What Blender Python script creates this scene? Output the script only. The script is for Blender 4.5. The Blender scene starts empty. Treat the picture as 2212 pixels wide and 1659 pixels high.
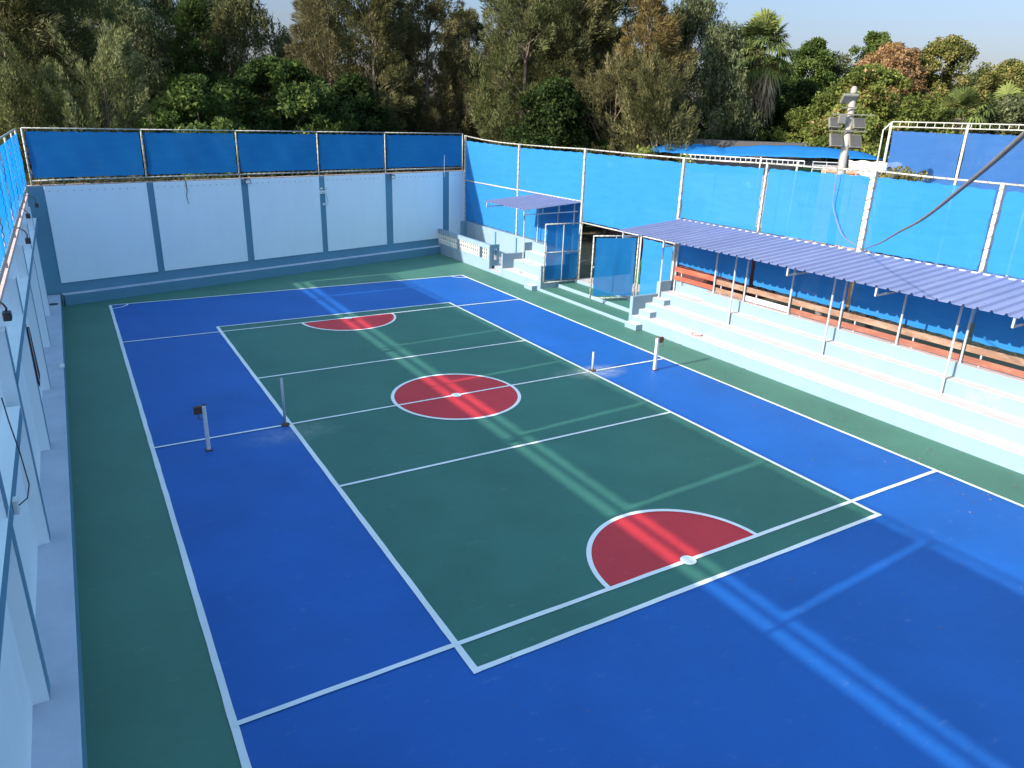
import bpy, math, random
import numpy as np
from mathutils import Matrix, Vector

# ------------------------------------------------------------------ camera, sky, sun, exposure
S = bpy.context.scene
COL = S.collection
cam_d = bpy.data.cameras.new("camera")
cam = bpy.data.objects.new("camera", cam_d)
COL.objects.link(cam)
S.camera = cam
cam_d.sensor_width = 36.0
cam_d.lens = 36.0 * 1568.616 / 2212.0
cam_d.clip_start = 0.1
cam_d.clip_end = 1500
yaw, pit, rol = 0.545992, 0.347652, 0.0317723
fw = Vector((math.sin(yaw) * math.cos(pit), math.cos(yaw) * math.cos(pit), -math.sin(pit)))
rt0 = Vector((math.cos(yaw), -math.sin(yaw), 0))
up0 = rt0.cross(fw)
rt = rt0 * math.cos(rol) + up0 * math.sin(rol)
upv = up0 * math.cos(rol) - rt0 * math.sin(rol)
mw = Matrix((rt, upv, -fw)).transposed().to_4x4()
mw.translation = Vector((-8.3459, -16.6443, 7.1116))
cam.matrix_world = mw

SUN_EL = math.radians(24.1)
world = bpy.data.worlds.new("World")
S.world = world
world.use_nodes = True
wn = world.node_tree
sky = wn.nodes.new("ShaderNodeTexSky")
sky.sky_type = 'NISHITA'
sky.sun_disc = False
sky.sun_elevation = SUN_EL
sky.sun_rotation = math.radians(266.6)
sky.air_density = 1.0
sky.dust_density = 1.6
sky.ozone_density = 1.6
bg = wn.nodes["Background"]
bg.inputs[1].default_value = 0.15
# hazy coastal air: the glow at the horizon is damped and the dome above is even
wtc = wn.nodes.new("ShaderNodeTexCoord")
wsp = wn.nodes.new("ShaderNodeSeparateXYZ")
wn.links.new(wtc.outputs["Generated"], wsp.inputs[0])
wr = wn.nodes.new("ShaderNodeValToRGB")
wr.color_ramp.elements[0].position = 0.0
wr.color_ramp.elements[0].color = (0.212, 0.160, 0.188, 1)
wr.color_ramp.elements[1].position = 1.0
wr.color_ramp.elements[1].color = (1.25, 1.40, 1.20, 1)
we = wr.color_ramp.elements.new(0.28); we.color = (0.42, 0.46, 0.50, 1)
wn.links.new(wsp.outputs[2], wr.inputs[0])
wm = wn.nodes.new("ShaderNodeVectorMath"); wm.operation = 'MULTIPLY'
wn.links.new(sky.outputs[0], wm.inputs[0]); wn.links.new(wr.outputs[0], wm.inputs[1])
ws = wn.nodes.new("ShaderNodeVectorMath"); ws.operation = 'SCALE'; ws.inputs[3].default_value = 1.5
wn.links.new(wm.outputs[0], ws.inputs[0])
wn.links.new(ws.outputs[0], bg.inputs[0])

sun_d = bpy.data.lights.new("sun", 'SUN')
sun_d.energy = 4.0
sun_d.angle = math.radians(0.53)
sun_d.color = (1.0, 0.93, 0.82)
sun = bpy.data.objects.new("sun", sun_d)
COL.objects.link(sun)
trav = Vector((0.9982 * math.cos(SUN_EL), 0.06 * math.cos(SUN_EL), -math.sin(SUN_EL)))
sun.rotation_euler = trav.to_track_quat('-Z', 'Y').to_euler()
sun.location = (-40, 0, 30)

S.view_settings.view_transform = 'Standard'
S.view_settings.look = 'None'
S.view_settings.gamma = 1
S.view_settings.exposure = 1.08

# ------------------------------------------------------------------ materials
def nt(name):
    m = bpy.data.materials.new(name)
    m.use_nodes = True
    return m, m.node_tree.nodes, m.node_tree.links

def noise_fac(N, L, scale, detail=4, rough=0.6, stretch=None):
    g = N.new("ShaderNodeNewGeometry")
    n = N.new("ShaderNodeTexNoise")
    n.inputs["Scale"].default_value = scale
    n.inputs["Detail"].default_value = detail
    n.inputs["Roughness"].default_value = rough
    if stretch:
        mp = N.new("ShaderNodeMapping")
        mp.inputs["Scale"].default_value = stretch
        L.new(g.outputs["Position"], mp.inputs["Vector"])
        L.new(mp.outputs[0], n.inputs["Vector"])
    else:
        L.new(g.outputs["Position"], n.inputs["Vector"])
    return n.outputs[0]

def mrange(N, L, src, a, b, c, d):
    r = N.new("ShaderNodeMapRange")
    r.inputs[1].default_value = a; r.inputs[2].default_value = b
    r.inputs[3].default_value = c; r.inputs[4].default_value = d
    L.new(src, r.inputs[0])
    return r.outputs[0]

def mixc(N, L, fac, c1, c2, blend='MIX'):
    m = N.new("ShaderNodeMix"); m.data_type = 'RGBA'; m.blend_type = blend
    if isinstance(fac, float): m.inputs[0].default_value = fac
    else: L.new(fac, m.inputs[0])
    for i, c in ((6, c1), (7, c2)):
        if isinstance(c, tuple): m.inputs[i].default_value = (*c, 1)
        else: L.new(c, m.inputs[i])
    return m.outputs[2]

def mat(name, col, rough=0.6, var=0.08, scale=1.5, bump=0.0, bscale=60, metal=0.0, dirt=None, stretch=None):
    m, N, L = nt(name)
    b = N["Principled BSDF"]
    b.inputs["Roughness"].default_value = rough
    b.inputs["Metallic"].default_value = metal
    f1 = noise_fac(N, L, scale, 5, 0.65, stretch)
    f2 = noise_fac(N, L, scale * 14, 3, 0.6, stretch)
    dk = tuple(c * (1 - var * 2) for c in col)
    lt = tuple(min(1, c * (1 + var * 2)) for c in col)
    c = mixc(N, L, mrange(N, L, f1, 0.3, 0.7, 0, 1), dk, lt)
    c = mixc(N, L, mrange(N, L, f2, 0.2, 0.8, 0.0, 0.35), c, tuple(x * (1 - var) for x in col))
    if dirt:
        dcol, dsc, lo, hi, amt = dirt
        f3 = noise_fac(N, L, dsc, 6, 0.7, stretch)
        c = mixc(N, L, mrange(N, L, f3, lo, hi, 0, amt), c, dcol)
    L.new(c, b.inputs["Base Color"])
    if bump:
        bp = N.new("ShaderNodeBump")
        bp.inputs["Strength"].default_value = bump
        bp.inputs["Distance"].default_value = 0.01
        L.new(noise_fac(N, L, bscale, 3), bp.inputs["Height"])
        L.new(bp.outputs[0], b.inputs["Normal"])
    return m

def court_mat(name, col, dust=0.5):
    """acrylic court paint: mottled, scuffed, with pale dust round the inner pipes"""
    m, N, L = nt(name)
    b = N["Principled BSDF"]
    b.inputs["Roughness"].default_value = 0.55
    b.inputs["Specular IOR Level"].default_value = 0.35
    f1 = noise_fac(N, L, 0.45, 6, 0.62)
    f2 = noise_fac(N, L, 9.0, 4, 0.7)
    c = mixc(N, L, mrange(N, L, f1, 0.3, 0.7, 0, 1), tuple(x * 0.86 for x in col), tuple(x * 1.13 for x in col))
    c = mixc(N, L, mrange(N, L, f2, 0.35, 0.75, 0, 0.12), c, tuple(min(1, x * 1.3 + 0.01) for x in col))
    # scuffs
    f3 = noise_fac(N, L, 2.2, 9, 0.8, (1.0, 2.2, 1))
    c = mixc(N, L, mrange(N, L, f3, 0.58, 0.76, 0, 0.22), c, (0.42, 0.50, 0.55))
    fine = noise_fac(N, L, 55.0, 3, 0.7)
    c = mixc(N, L, mrange(N, L, fine, 0.3, 0.7, 0.0, 0.16), c, tuple(x * 0.8 for x in col))
    g = N.new("ShaderNodeNewGeometry")
    for (px, py, sx, sy, a) in ((4.75, -0.1, 0.9, 0.55, 0.85), (-4.6, -0.55, 1.1, 0.55, 0.42), (4.2, 0.15, 0.9, 0.35, 0.4)):
        sub = N.new("ShaderNodeVectorMath"); sub.operation = 'SUBTRACT'
        sub.inputs[1].default_value = (px, py, 0)
        L.new(g.outputs["Position"], sub.inputs[0])
        dv = N.new("ShaderNodeVectorMath"); dv.operation = 'DIVIDE'
        dv.inputs[1].default_value = (sx, sy, 1)
        L.new(sub.outputs[0], dv.inputs[0])
        ln = N.new("ShaderNodeVectorMath"); ln.operation = 'LENGTH'
        L.new(dv.outputs[0], ln.inputs[0])
        d = mrange(N, L, ln.outputs["Value"], 0.0, 1.25, 1.0, 0.0)
        nn = mrange(N, L, noise_fac(N, L, 3.5, 6, 0.7), 0.3, 0.75, 0.0, 1.0)
        mu = N.new("ShaderNodeMath"); mu.operation = 'MULTIPLY'
        L.new(d, mu.inputs[0]); L.new(nn, mu.inputs[1])
        mu2 = N.new("ShaderNodeMath"); mu2.operation = 'MULTIPLY'
        mu2.inputs[1].default_value = a
        L.new(mu.outputs[0], mu2.inputs[0])
        c = mixc(N, L, mu2.outputs[0], c, (0.55, 0.55, 0.50))
    L.new(c, b.inputs["Base Color"])
    bp = N.new("ShaderNodeBump")
    bp.inputs["Strength"].default_value = 0.25
    bp.inputs["Distance"].default_value = 0.006
    L.new(noise_fac(N, L, 40, 4), bp.inputs["Height"])
    L.new(bp.outputs[0], b.inputs["Normal"])
    return m

def net_mat(name, col, transl=0.35, transp=0.07, streak=(1, 1, 6)):
    m, N, L = nt(name)
    for n in list(N):
        if n.type == 'BSDF_PRINCIPLED': N.remove(n)
    out = N["Material Output"]
    f = noise_fac(N, L, 1.1, 6, 0.7, streak)
    c = mixc(N, L, mrange(N, L, f, 0.35, 0.7, 0, 1), tuple(x * 0.955 for x in col), tuple(min(1, x * 1.05 + 0.004) for x in col))
    f2 = noise_fac(N, L, 0.8, 7, 0.8)
    c = mixc(N, L, mrange(N, L, f2, 0.62, 0.8, 0, 0.3), c, (0.35, 0.6, 0.85))
    f3 = noise_fac(N, L, 90, 2, 0.5)
    c = mixc(N, L, mrange(N, L, f3, 0.3, 0.7, 0, 0.25), c, tuple(x * 0.7 for x in col))
    d = N.new("ShaderNodeBsdfDiffuse"); L.new(c, d.inputs[0])
    t = N.new("ShaderNodeBsdfTranslucent"); L.new(c, t.inputs[0])
    tr = N.new("ShaderNodeBsdfTransparent")
    m1 = N.new("ShaderNodeMixShader"); m1.inputs[0].default_value = transl
    m2 = N.new("ShaderNodeMixShader"); m2.inputs[0].default_value = transp
    L.new(d.outputs[0], m1.inputs[1]); L.new(t.outputs[0], m1.inputs[2])
    L.new(m1.outputs[0], m2.inputs[1]); L.new(tr.outputs[0], m2.inputs[2])
    L.new(m2.outputs[0], out.inputs[0])
    bp = N.new("ShaderNodeBump"); bp.inputs["Strength"].default_value = 0.25; bp.inputs["Distance"].default_value = 0.03
    L.new(noise_fac(N, L, 1.6, 4, 0.6), bp.inputs["Height"])
    L.new(bp.outputs[0], d.inputs["Normal"])
    return m

def leaf_mat(name, dark, mid, light, transl=0.3, top=None):
    m, N, L = nt(name)
    for n in list(N):
        if n.type == 'BSDF_PRINCIPLED': N.remove(n)
    out = N["Material Output"]
    a = N.new("ShaderNodeAttribute"); a.attribute_name = "tint"
    r = N.new("ShaderNodeValToRGB")
    e = r.color_ramp.elements
    e[0].position = 0.1; e[0].color = (*dark, 1)
    e[1].position = 0.9; e[1].color = (*light, 1)
    e2 = e.new(0.5); e2.color = (*mid, 1)
    L.new(a.outputs["Fac"], r.inputs[0])
    d = N.new("ShaderNodeBsdfDiffuse"); L.new(r.outputs[0], d.inputs[0])
    t = N.new("ShaderNodeBsdfTranslucent"); L.new(r.outputs[0], t.inputs[0])
    m1 = N.new("ShaderNodeMixShader"); m1.inputs[0].default_value = transl
    L.new(d.outputs[0], m1.inputs[1]); L.new(t.outputs[0], m1.inputs[2])
    L.new(m1.outputs[0], out.inputs[0])
    return m

WHITE = mat("white_wall_paint", (0.85, 0.91, 0.93), 0.7, 0.015, 0.8, 0.3, 25, dirt=((0.6, 0.62, 0.62), 0.7, 0.55, 0.85, 0.25), stretch=(1.6, 1.6, .35))
LBLUE = mat("light_blue_paint", (0.205, 0.295, 0.365), 0.65, 0.03, 0.8, 0.25, 30, dirt=((0.5, 0.6, 0.62), 1.2, 0.58, 0.8, 0.35))
CBLUE = mat("column_blue_paint", (0.115, 0.27, 0.365), 0.65, 0.04, 0.8, 0.25, 30)
TREAD = mat("bleacher_tread_concrete", (0.58, 0.55, 0.54), 0.75, 0.03, 2.5, 0.3, 40, dirt=((0.52, 0.46, 0.42), 2.0, 0.58, 0.8, 0.3))
PINK = mat("worn_pink_concrete", (0.55, 0.45, 0.43), 0.8, 0.06, 2.5, 0.4, 40, dirt=((0.35, 0.28, 0.25), 2.0, 0.5, 0.75, 0.5))
LEDGE = mat("ledge_top_paint", (0.50, 0.53, 0.62), 0.7, 0.05, 1.5, 0.3, 30, dirt=((0.36, 0.40, 0.47), 1.2, 0.5, 0.75, 0.4))
GREENC = court_mat("green_court_paint", (0.062, 0.175, 0.125))
GREENI = court_mat("inner_green_court_paint", (0.040, 0.148, 0.112))
BLUEC = court_mat("blue_court_paint", (0.009, 0.102, 0.385))
REDC = court_mat("red_court_paint", (0.55, 0.030, 0.038))
LINE = court_mat("white_line_paint", (0.80, 0.80, 0.80))
PIPE = mat("cream_painted_pipe", (0.47, 0.46, 0.41), 0.45, 0.08, 5, 0.2, 40, dirt=((0.18, 0.13, 0.09), 6, 0.62, 0.72, 0.8))
GREY = mat("grey_painted_steel", (0.42, 0.44, 0.47), 0.4, 0.06, 4, dirt=((0.2, 0.13, 0.09), 7, 0.64, 0.72, 0.7))
RUSTW = mat("chipped_white_steel", (0.75, 0.72, 0.72), 0.45, 0.05, 4, dirt=((0.25, 0.08, 0.05), 9, 0.60, 0.66, 0.9))
RUST = mat("rusty_iron", (0.12, 0.055, 0.035), 0.8, 0.3, 20, 0.5, 80)
DARK = mat("dark_plastic", (0.02, 0.022, 0.025), 0.5, 0.1, 8)
ROOF = mat("lilac_corrugated_metal", (0.20, 0.22, 0.37), 0.5, 0.06, 1.2, 0.1, 30, dirt=((0.45, 0.45, 0.5), 1.4, 0.55, 0.8, 0.35), stretch=(0.3, 1, 1))
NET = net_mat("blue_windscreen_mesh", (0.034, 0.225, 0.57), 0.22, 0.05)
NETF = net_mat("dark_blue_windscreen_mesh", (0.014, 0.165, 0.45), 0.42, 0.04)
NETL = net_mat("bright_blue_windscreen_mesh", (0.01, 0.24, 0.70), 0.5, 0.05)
NETG = net_mat("gate_mesh", (0.025, 0.24, 0.54), 0.40, 0.08)
NETR = net_mat("faded_blue_mesh", (0.055, 0.17, 0.45), 0.3, 0.12)
TARP = net_mat("bright_blue_tarp", (0.025, 0.20, 0.52), 0.25, 0.0, (1, 1, 1))
BALU = mat("cream_baluster", (0.72, 0.68, 0.58), 0.6, 0.05, 6, 0.2, 40)
WOODR = mat("red_orange_board", (0.38, 0.085, 0.045), 0.6, 0.12, 3, 0.3, 30, dirt=((0.45, 0.2, 0.12), 3, 0.52, 0.7, 0.6), stretch=(1, .5, 2))
WOODB = mat("worn_brown_board", (0.25, 0.135, 0.085), 0.65, 0.15, 3, 0.3, 30, dirt=((0.35, 0.25, 0.18), 2.2, 0.45, 0.62, 0.8), stretch=(1, .6, 2))
WOODM = mat("dull_red_board", (0.27, 0.095, 0.06), 0.65, 0.12, 3, 0.3, 30, dirt=((0.36, 0.18, 0.12), 3, 0.5, 0.7, 0.5), stretch=(1, .6, 2))
WOODW = mat("pale_board", (0.72, 0.66, 0.60), 0.6, 0.05, 3, dirt=((0.5, 0.42, 0.36), 3, 0.55, 0.7, 0.4))
SOIL = mat("dry_soil", (0.16, 0.125, 0.085), 0.95, 0.2, 0.4, 0.5, 6, dirt=((0.07, 0.09, 0.03), 0.15, 0.45, 0.6, 0.8))
BARK = mat("grey_brown_bark", (0.17, 0.13, 0.10), 0.9, 0.2, 3, 0.6, 10)
BARKP = mat("pale_bark", (0.48, 0.41, 0.33), 0.85, 0.15, 3, 0.5, 10)
CONC = mat("pale_pole_concrete", (0.33, 0.30, 0.285), 0.8, 0.07, 2, 0.3, 20)
LAMPG = mat("lamp_glass", (0.18, 0.19, 0.185), 0.25, 0.05, 5)
LAMPB = mat("lamp_back_metal", (0.075, 0.07, 0.07), 0.5, 0.08, 6)
LAMPF = mat("lamp_frame_metal", (0.18, 0.18, 0.14), 0.5, 0.05, 6)
WPLAS = mat("white_plastic", (0.75, 0.76, 0.74), 0.4, 0.03, 6)
RUBBER = mat("grey_cable_rubber", (0.21, 0.185, 0.16), 0.55, 0.08, 8)
ROPE = mat("white_lacing_cord", (0.5, 0.48, 0.45), 0.7, 0.05, 8)
LACE = mat("dark_lacing_cord", (0.10, 0.07, 0.05), 0.8, 0.1, 8)
BROWNW = mat("red_brown_plank", (0.10, 0.03, 0.03), 0.6, 0.15, 4)
BRICK = mat("orange_brick", (0.48, 0.27, 0.15), 0.85, 0.15, 5, 0.5, 12)
GREYW = mat("grey_shed_sheet", (0.25, 0.26, 0.27), 0.7, 0.1, 1.5)
BINM = mat("green_bin_plastic", (0.02, 0.16, 0.07), 0.45, 0.08, 4)
CLOTH = mat("white_sheet_cloth", (0.60, 0.56, 0.51), 0.8, 0.05, 2, 0.3, 6)
CAP = mat("weathered_pink_coping", (0.62, 0.46, 0.42), 0.85, 0.12, 5, 0.5, 20)
COURT_LEAF = mat("dry_leaf", (0.20, 0.13, 0.05), 0.8, 0.2, 9)
HOOPR = mat("red_ring_plastic", (0.65, 0.09, 0.06), 0.4, 0.05, 6)
HOOPW = mat("white_net_cord", (0.72, 0.72, 0.80), 0.6, 0.05, 6)

# foliage: dark, mid, light
F_OLIVE = leaf_mat("olive_needles", (0.036, 0.042, 0.016), (0.108, 0.110, 0.045), (0.225, 0.210, 0.100), 0.25)
F_GREYG = leaf_mat("grey_green_needles", (0.045, 0.055, 0.020), (0.125, 0.14, 0.055), (0.23, 0.24, 0.11), 0.25)
F_PLUME = leaf_mat("sunlit_plume_needles", (0.065, 0.075, 0.030), (0.165, 0.18, 0.075), (0.28, 0.29, 0.14), 0.25)  # lighter green: the brighter sun on the plumed pine is put into the colour
F_TAN = leaf_mat("tan_needles", (0.05, 0.047, 0.020), (0.135, 0.122, 0.056), (0.25, 0.22, 0.115), 0.25)
F_GOLD = leaf_mat("golden_needles", (0.06, 0.047, 0.018), (0.155, 0.120, 0.046), (0.27, 0.20, 0.088), 0.25)
F_DARK = leaf_mat("dark_green_leaves", (0.020, 0.034, 0.012), (0.050, 0.082, 0.024), (0.13, 0.18, 0.055), 0.3)
F_DEEP = leaf_mat("deep_green_leaves", (0.012, 0.022, 0.008), (0.032, 0.052, 0.017), (0.075, 0.105, 0.032), 0.3)
F_EUC = leaf_mat("gum_leaves", (0.040, 0.048, 0.022), (0.105, 0.122, 0.058), (0.22, 0.235, 0.125), 0.25)
F_MID = leaf_mat("mid_green_leaves", (0.035, 0.060, 0.016), (0.085, 0.125, 0.032), (0.17, 0.22, 0.065), 0.3)
F_LIGHT = leaf_mat("yellow_green_leaves", (0.06, 0.080, 0.022), (0.15, 0.18, 0.045), (0.29, 0.32, 0.085), 0.35)
F_RED = leaf_mat("rusty_leaves", (0.12, 0.080, 0.035), (0.30, 0.18, 0.085), (0.44, 0.28, 0.15), 0.3)
F_YEL = leaf_mat("yellowing_leaves", (0.06, 0.075, 0.022), (0.15, 0.155, 0.048), (0.36, 0.29, 0.10), 0.3)
F_PALM = leaf_mat("palm_fronds", (0.04, 0.055, 0.020), (0.11, 0.14, 0.045), (0.26, 0.29, 0.09), 0.25)
F_SKIRT = leaf_mat("dead_palm_fronds", (0.16, 0.12, 0.075), (0.36, 0.27, 0.17), (0.56, 0.45, 0.30), 0.2)

# ------------------------------------------------------------------ mesh helpers
class MB:
    def __init__(s): s.v = []; s.f = []; s.m = []
    def quad(s, a, b, c, d, mi=0):
        n = len(s.v); s.v += [tuple(a), tuple(b), tuple(c), tuple(d)]; s.f.append((n, n+1, n+2, n+3)); s.m.append(mi)
    def box(s, x0, x1, y0, y1, z0, z1, mi=0, top=None, xf=None):
        P = [(x0,y0,z0),(x1,y0,z0),(x1,y1,z0),(x0,y1,z0),(x0,y0,z1),(x1,y0,z1),(x1,y1,z1),(x0,y1,z1)]
        if xf: P = [xf(*p) for p in P]
        n = len(s.v); s.v += P
        for q, k in (((0,3,2,1),mi),((4,5,6,7),mi if top is None else top),((0,1,5,4),mi),((1,2,6,5),mi),((2,3,7,6),mi),((3,0,4,7),mi)):
            s.f.append(tuple(n+i for i in q)); s.m.append(k)
        return s
    def prism(s, pts, y0, y1, mi=0):
        """pts: closed list of (x,z), extruded along y"""
        n = len(s.v); k = len(pts)
        s.v += [(x, y0, z) for x, z in pts] + [(x, y1, z) for x, z in pts]
        s.f.append(tuple(n+i for i in range(k))); s.m.append(mi)
        s.f.append(tuple(n+k+i for i in reversed(range(k)))); s.m.append(mi)
        for i in range(k):
            j = (i+1) % k
            s.f.append((n+j, n+i, n+k+i, n+k+j)); s.m.append(mi)
    def tube(s, pts, r, seg=8, mi=0, caps=True, sq=False):
        pts = [Vector(p) for p in pts]
        rs = r if isinstance(r, (list, tuple)) else [r]*len(pts)
        if sq: seg = 4
        n0 = len(s.v)
        prev = None
        for i, p in enumerate(pts):
            if i == 0: t = pts[1]-pts[0]
            elif i == len(pts)-1: t = pts[-1]-pts[-2]
            else: t = (pts[i+1]-pts[i]).normalized() + (pts[i]-pts[i-1]).normalized()
            t.normalize()
            if prev is None:
                a = Vector((0,0,1)) if abs(t.z) < 0.9 else Vector((0,1,0))
                u = t.cross(a).normalized()
            else:
                u = (prev - t*prev.dot(t)).normalized()
            prev = u
            w = t.cross(u)
            for j in range(seg):
                an = 2*math.pi*j/seg + (math.pi/4 if sq else 0)
                q = p + (u*math.cos(an) + w*math.sin(an))*rs[i]*(1.414 if sq else 1)
                s.v.append(tuple(q))
        for i in range(len(pts)-1):
            for j in range(seg):
                a = n0+i*seg+j; b = n0+i*seg+(j+1)%seg
                s.f.append((a, a+seg, b+seg, b)); s.m.append(mi)
        if caps:
            s.f.append(tuple(n0+j for j in range(seg))); s.m.append(mi)
            e = n0+(len(pts)-1)*seg
            s.f.append(tuple(e+j for j in reversed(range(seg)))); s.m.append(mi)
        return s
    def lathe(s, c, prof, seg=12, mi=0):
        n0 = len(s.v)
        for r, z in prof:
            for j in range(seg):
                a = 2*math.pi*j/seg
                s.v.append((c[0]+r*math.cos(a), c[1]+r*math.sin(a), c[2]+z))
        for i in range(len(prof)-1):
            for j in range(seg):
                a = n0+i*seg+j; b = n0+i*seg+(j+1)%seg
                s.f.append((a, b, b+seg, a+seg)); s.m.append(mi)
        e = n0+(len(prof)-1)*seg
        s.f.append(tuple(e+j for j in range(seg))); s.m.append(mi)
        s.f.append(tuple(n0+j for j in reversed(range(seg)))); s.m.append(mi)
    def obj(s, name, mats, parent=None, smooth=False, bevel=0):
        me = bpy.data.meshes.new(name)
        me.from_pydata(s.v, [], s.f)
        if not isinstance(mats, (list, tuple)): mats = [mats]
        for m in mats: me.materials.append(m)
        if len(mats) > 1: me.polygons.foreach_set("material_index", s.m)
        if smooth: me.polygons.foreach_set("use_smooth", [True]*len(me.polygons))
        me.update()
        o = bpy.data.objects.new(name, me)
        COL.objects.link(o)
        if parent is not None:
            o.parent = parent
            o.matrix_parent_inverse = parent.matrix_world.inverted() if False else Matrix.Translation(-parent.location)
        if bevel:
            b = o.modifiers.new("bevel", 'BEVEL'); b.width = bevel; b.segments = 2; b.limit_method = 'ANGLE'
        return o

def tag(o, label=None, cat=None, group=None, kind=None):
    if label: o['label'] = label
    if cat: o['category'] = cat
    if group: o['group'] = group
    if kind: o['kind'] = kind
    return o
def thing(name, label, cat, loc, group=None):
    o = bpy.data.objects.new(name, None); COL.objects.link(o)
    o.location = loc; o.empty_display_size = 0.2
    return tag(o, label, cat, group)
def struct(o): o['kind'] = 'structure'; return o
rnd = random.Random(7)

# ------------------------------------------------------------------ ground and court
g = MB(); g.quad((-400,-400,-0.06),(400,-400,-0.06),(400,500,-0.06),(-400,500,-0.06))
struct(g.obj("ground", SOIL))
g = MB(); g.quad((-9.7,-26,0),(11.3,-26,0),(11.3,21.6,0),(-9.7,15.6,0))
struct(g.obj("court_surface", GREENC))
XA, XD = -7.55, 7.52
g = MB(); g.quad((XA,-26,.004),(XD,-26,.004),(XD,14.46,.004),(XA,14.46,.004))
struct(g.obj("blue_court_paint", BLUEC))
g = MB(); g.quad((-4.5,-9.6,.008),(4.5,-9.6,.008),(4.5,9.67,.008),(-4.5,9.67,.008))
struct(g.obj("green_court_paint", GREENI))
def disc(g, cx, cy, z, r0, r1, a0, a1, n=72, mi=0):
    for i in range(n):
        t0 = a0+(a1-a0)*i/n; t1 = a0+(a1-a0)*(i+1)/n
        if r0 <= 0:
            k = len(g.v); g.v += [(cx,cy,z),(cx+r1*math.cos(t0),cy+r1*math.sin(t0),z),(cx+r1*math.cos(t1),cy+r1*math.sin(t1),z)]
            g.f.append((k,k+1,k+2)); g.m.append(mi)
        else:
            g.quad((cx+r0*math.cos(t0),cy+r0*math.sin(t0),z),(cx+r1*math.cos(t0),cy+r1*math.sin(t0),z),
                   (cx+r1*math.cos(t1),cy+r1*math.sin(t1),z),(cx+r0*math.cos(t1),cy+r0*math.sin(t1),z), mi)
PI = math.pi
YC0, YC1 = -9.0, 9.0          # cross lines carrying the half circles
g = MB(); disc(g, 0, 0, .012, 0, 1.70, 0, 2*PI); disc(g, 0, YC0, .012, 0, 1.70, 0, PI); disc(g, 0, YC1, .012, 0, 1.70, PI, 2*PI)
struct(g.obj("red_circle_paint", REDC))
g = MB()
def strip(x0, y0, x1, y1, w, z=.016):
    """painted strip with slightly wavering edges"""
    dx, dy = x1-x0, y1-y0; L = math.hypot(dx, dy); nx, ny = -dy/L, dx/L
    n = max(2, int(L/0.35)); prev = None
    for i in range(n+1):
        t = i/n; j1 = rnd.uniform(-.0045,.0045); j2 = rnd.uniform(-.0045,.0045)
        a = (x0+dx*t+nx*(w/2+j1), y0+dy*t+ny*(w/2+j1), z); b = (x0+dx*t-nx*(w/2+j2), y0+dy*t-ny*(w/2+j2), z)
        if prev: g.quad(prev[1], b, a, prev[0])
        prev = (a, b)
strip(XA, -26, XA, 14.5, .095); strip(XD, -26, XD, 14.5, .09, .0165); strip(XA-.045, 14.46, XD+.045, 14.46, .08, .017)
strip(-4.5, -9.65, -4.5, 9.71, .10, .0175); strip(4.5, -9.65, 4.5, 9.71, .09, .018)
strip(-4.55, -9.6, 4.55, -9.6, .09, .0185); strip(-4.55, 9.67, 4.55, 9.67, .07, .019)
for y in (-3.62, 3.67): strip(-4.5, y, 4.5, y, .075, .0195)
strip(XA, 0, XD, 0, .07, .02); strip(XA, YC0, XD, YC0, .085, .0205); strip(XA, YC1, XD, YC1, .075, .021)
disc(g, 0, 0, .0215, 1.68, 1.77, 0, 2*PI, 96); disc(g, 0, YC0, .0215, 1.68, 1.77, 0, PI); disc(g, 0, YC1, .0215, 1.68, 1.77, PI, 2*PI)
for y in (0, YC0, YC1): disc(g, 0, y, .0222, 0, .14, 0, 2*PI, 32)
disc(g, XD, 14.46, .0215, .56, .63, PI, 1.5*PI, 16); disc(g, XA, 14.46, .0215, .56, .63, 1.5*PI, 2*PI, 16)
struct(g.obj("court_lines", LINE))

# fallen leaves, one litter layer that nobody could count
g = MB()
for i in range(260):
    if i < 170: x = rnd.gauss(8.1, .75); y = rnd.uniform(-11, 3)
    elif i < 215: x = 9.1-abs(rnd.gauss(0, .05)); y = rnd.choice([rnd.gauss(1.5, .5), rnd.gauss(5.2, .5), rnd.gauss(-1, .8)])
    else: x = rnd.uniform(-5, 7); y = rnd.uniform(-12, 2)
    if x > 9.12: continue
    a = rnd.uniform(0, 6.28); l = rnd.uniform(.018, .035); w = l*.5; z = .026
    ca, sa = math.cos(a), math.sin(a)
    g.quad((x-ca*l, y-sa*l, z), (x+sa*w, y-ca*w, z+.006), (x+ca*l, y+sa*l, z+.002), (x-sa*w, y+ca*w, z+.012))
for i in range(46):
    x = rnd.uniform(-7, 8); y = rnd.uniform(-14, 8); a = rnd.uniform(0, 6.28); l = rnd.uniform(.012, .022); ca, sa = math.cos(a)*l, math.sin(a)*l
    g.quad((x-ca, y-sa, .03), (x+sa*.6, y-ca*.6, .034), (x+ca, y+sa, .03), (x-sa*.6, y+ca*.6, .038))
tag(g.obj("fallen_leaves", COURT_LEAF), "scattered small dry leaves along the sunlit right side of the court", "leaf litter", kind="stuff")

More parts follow.
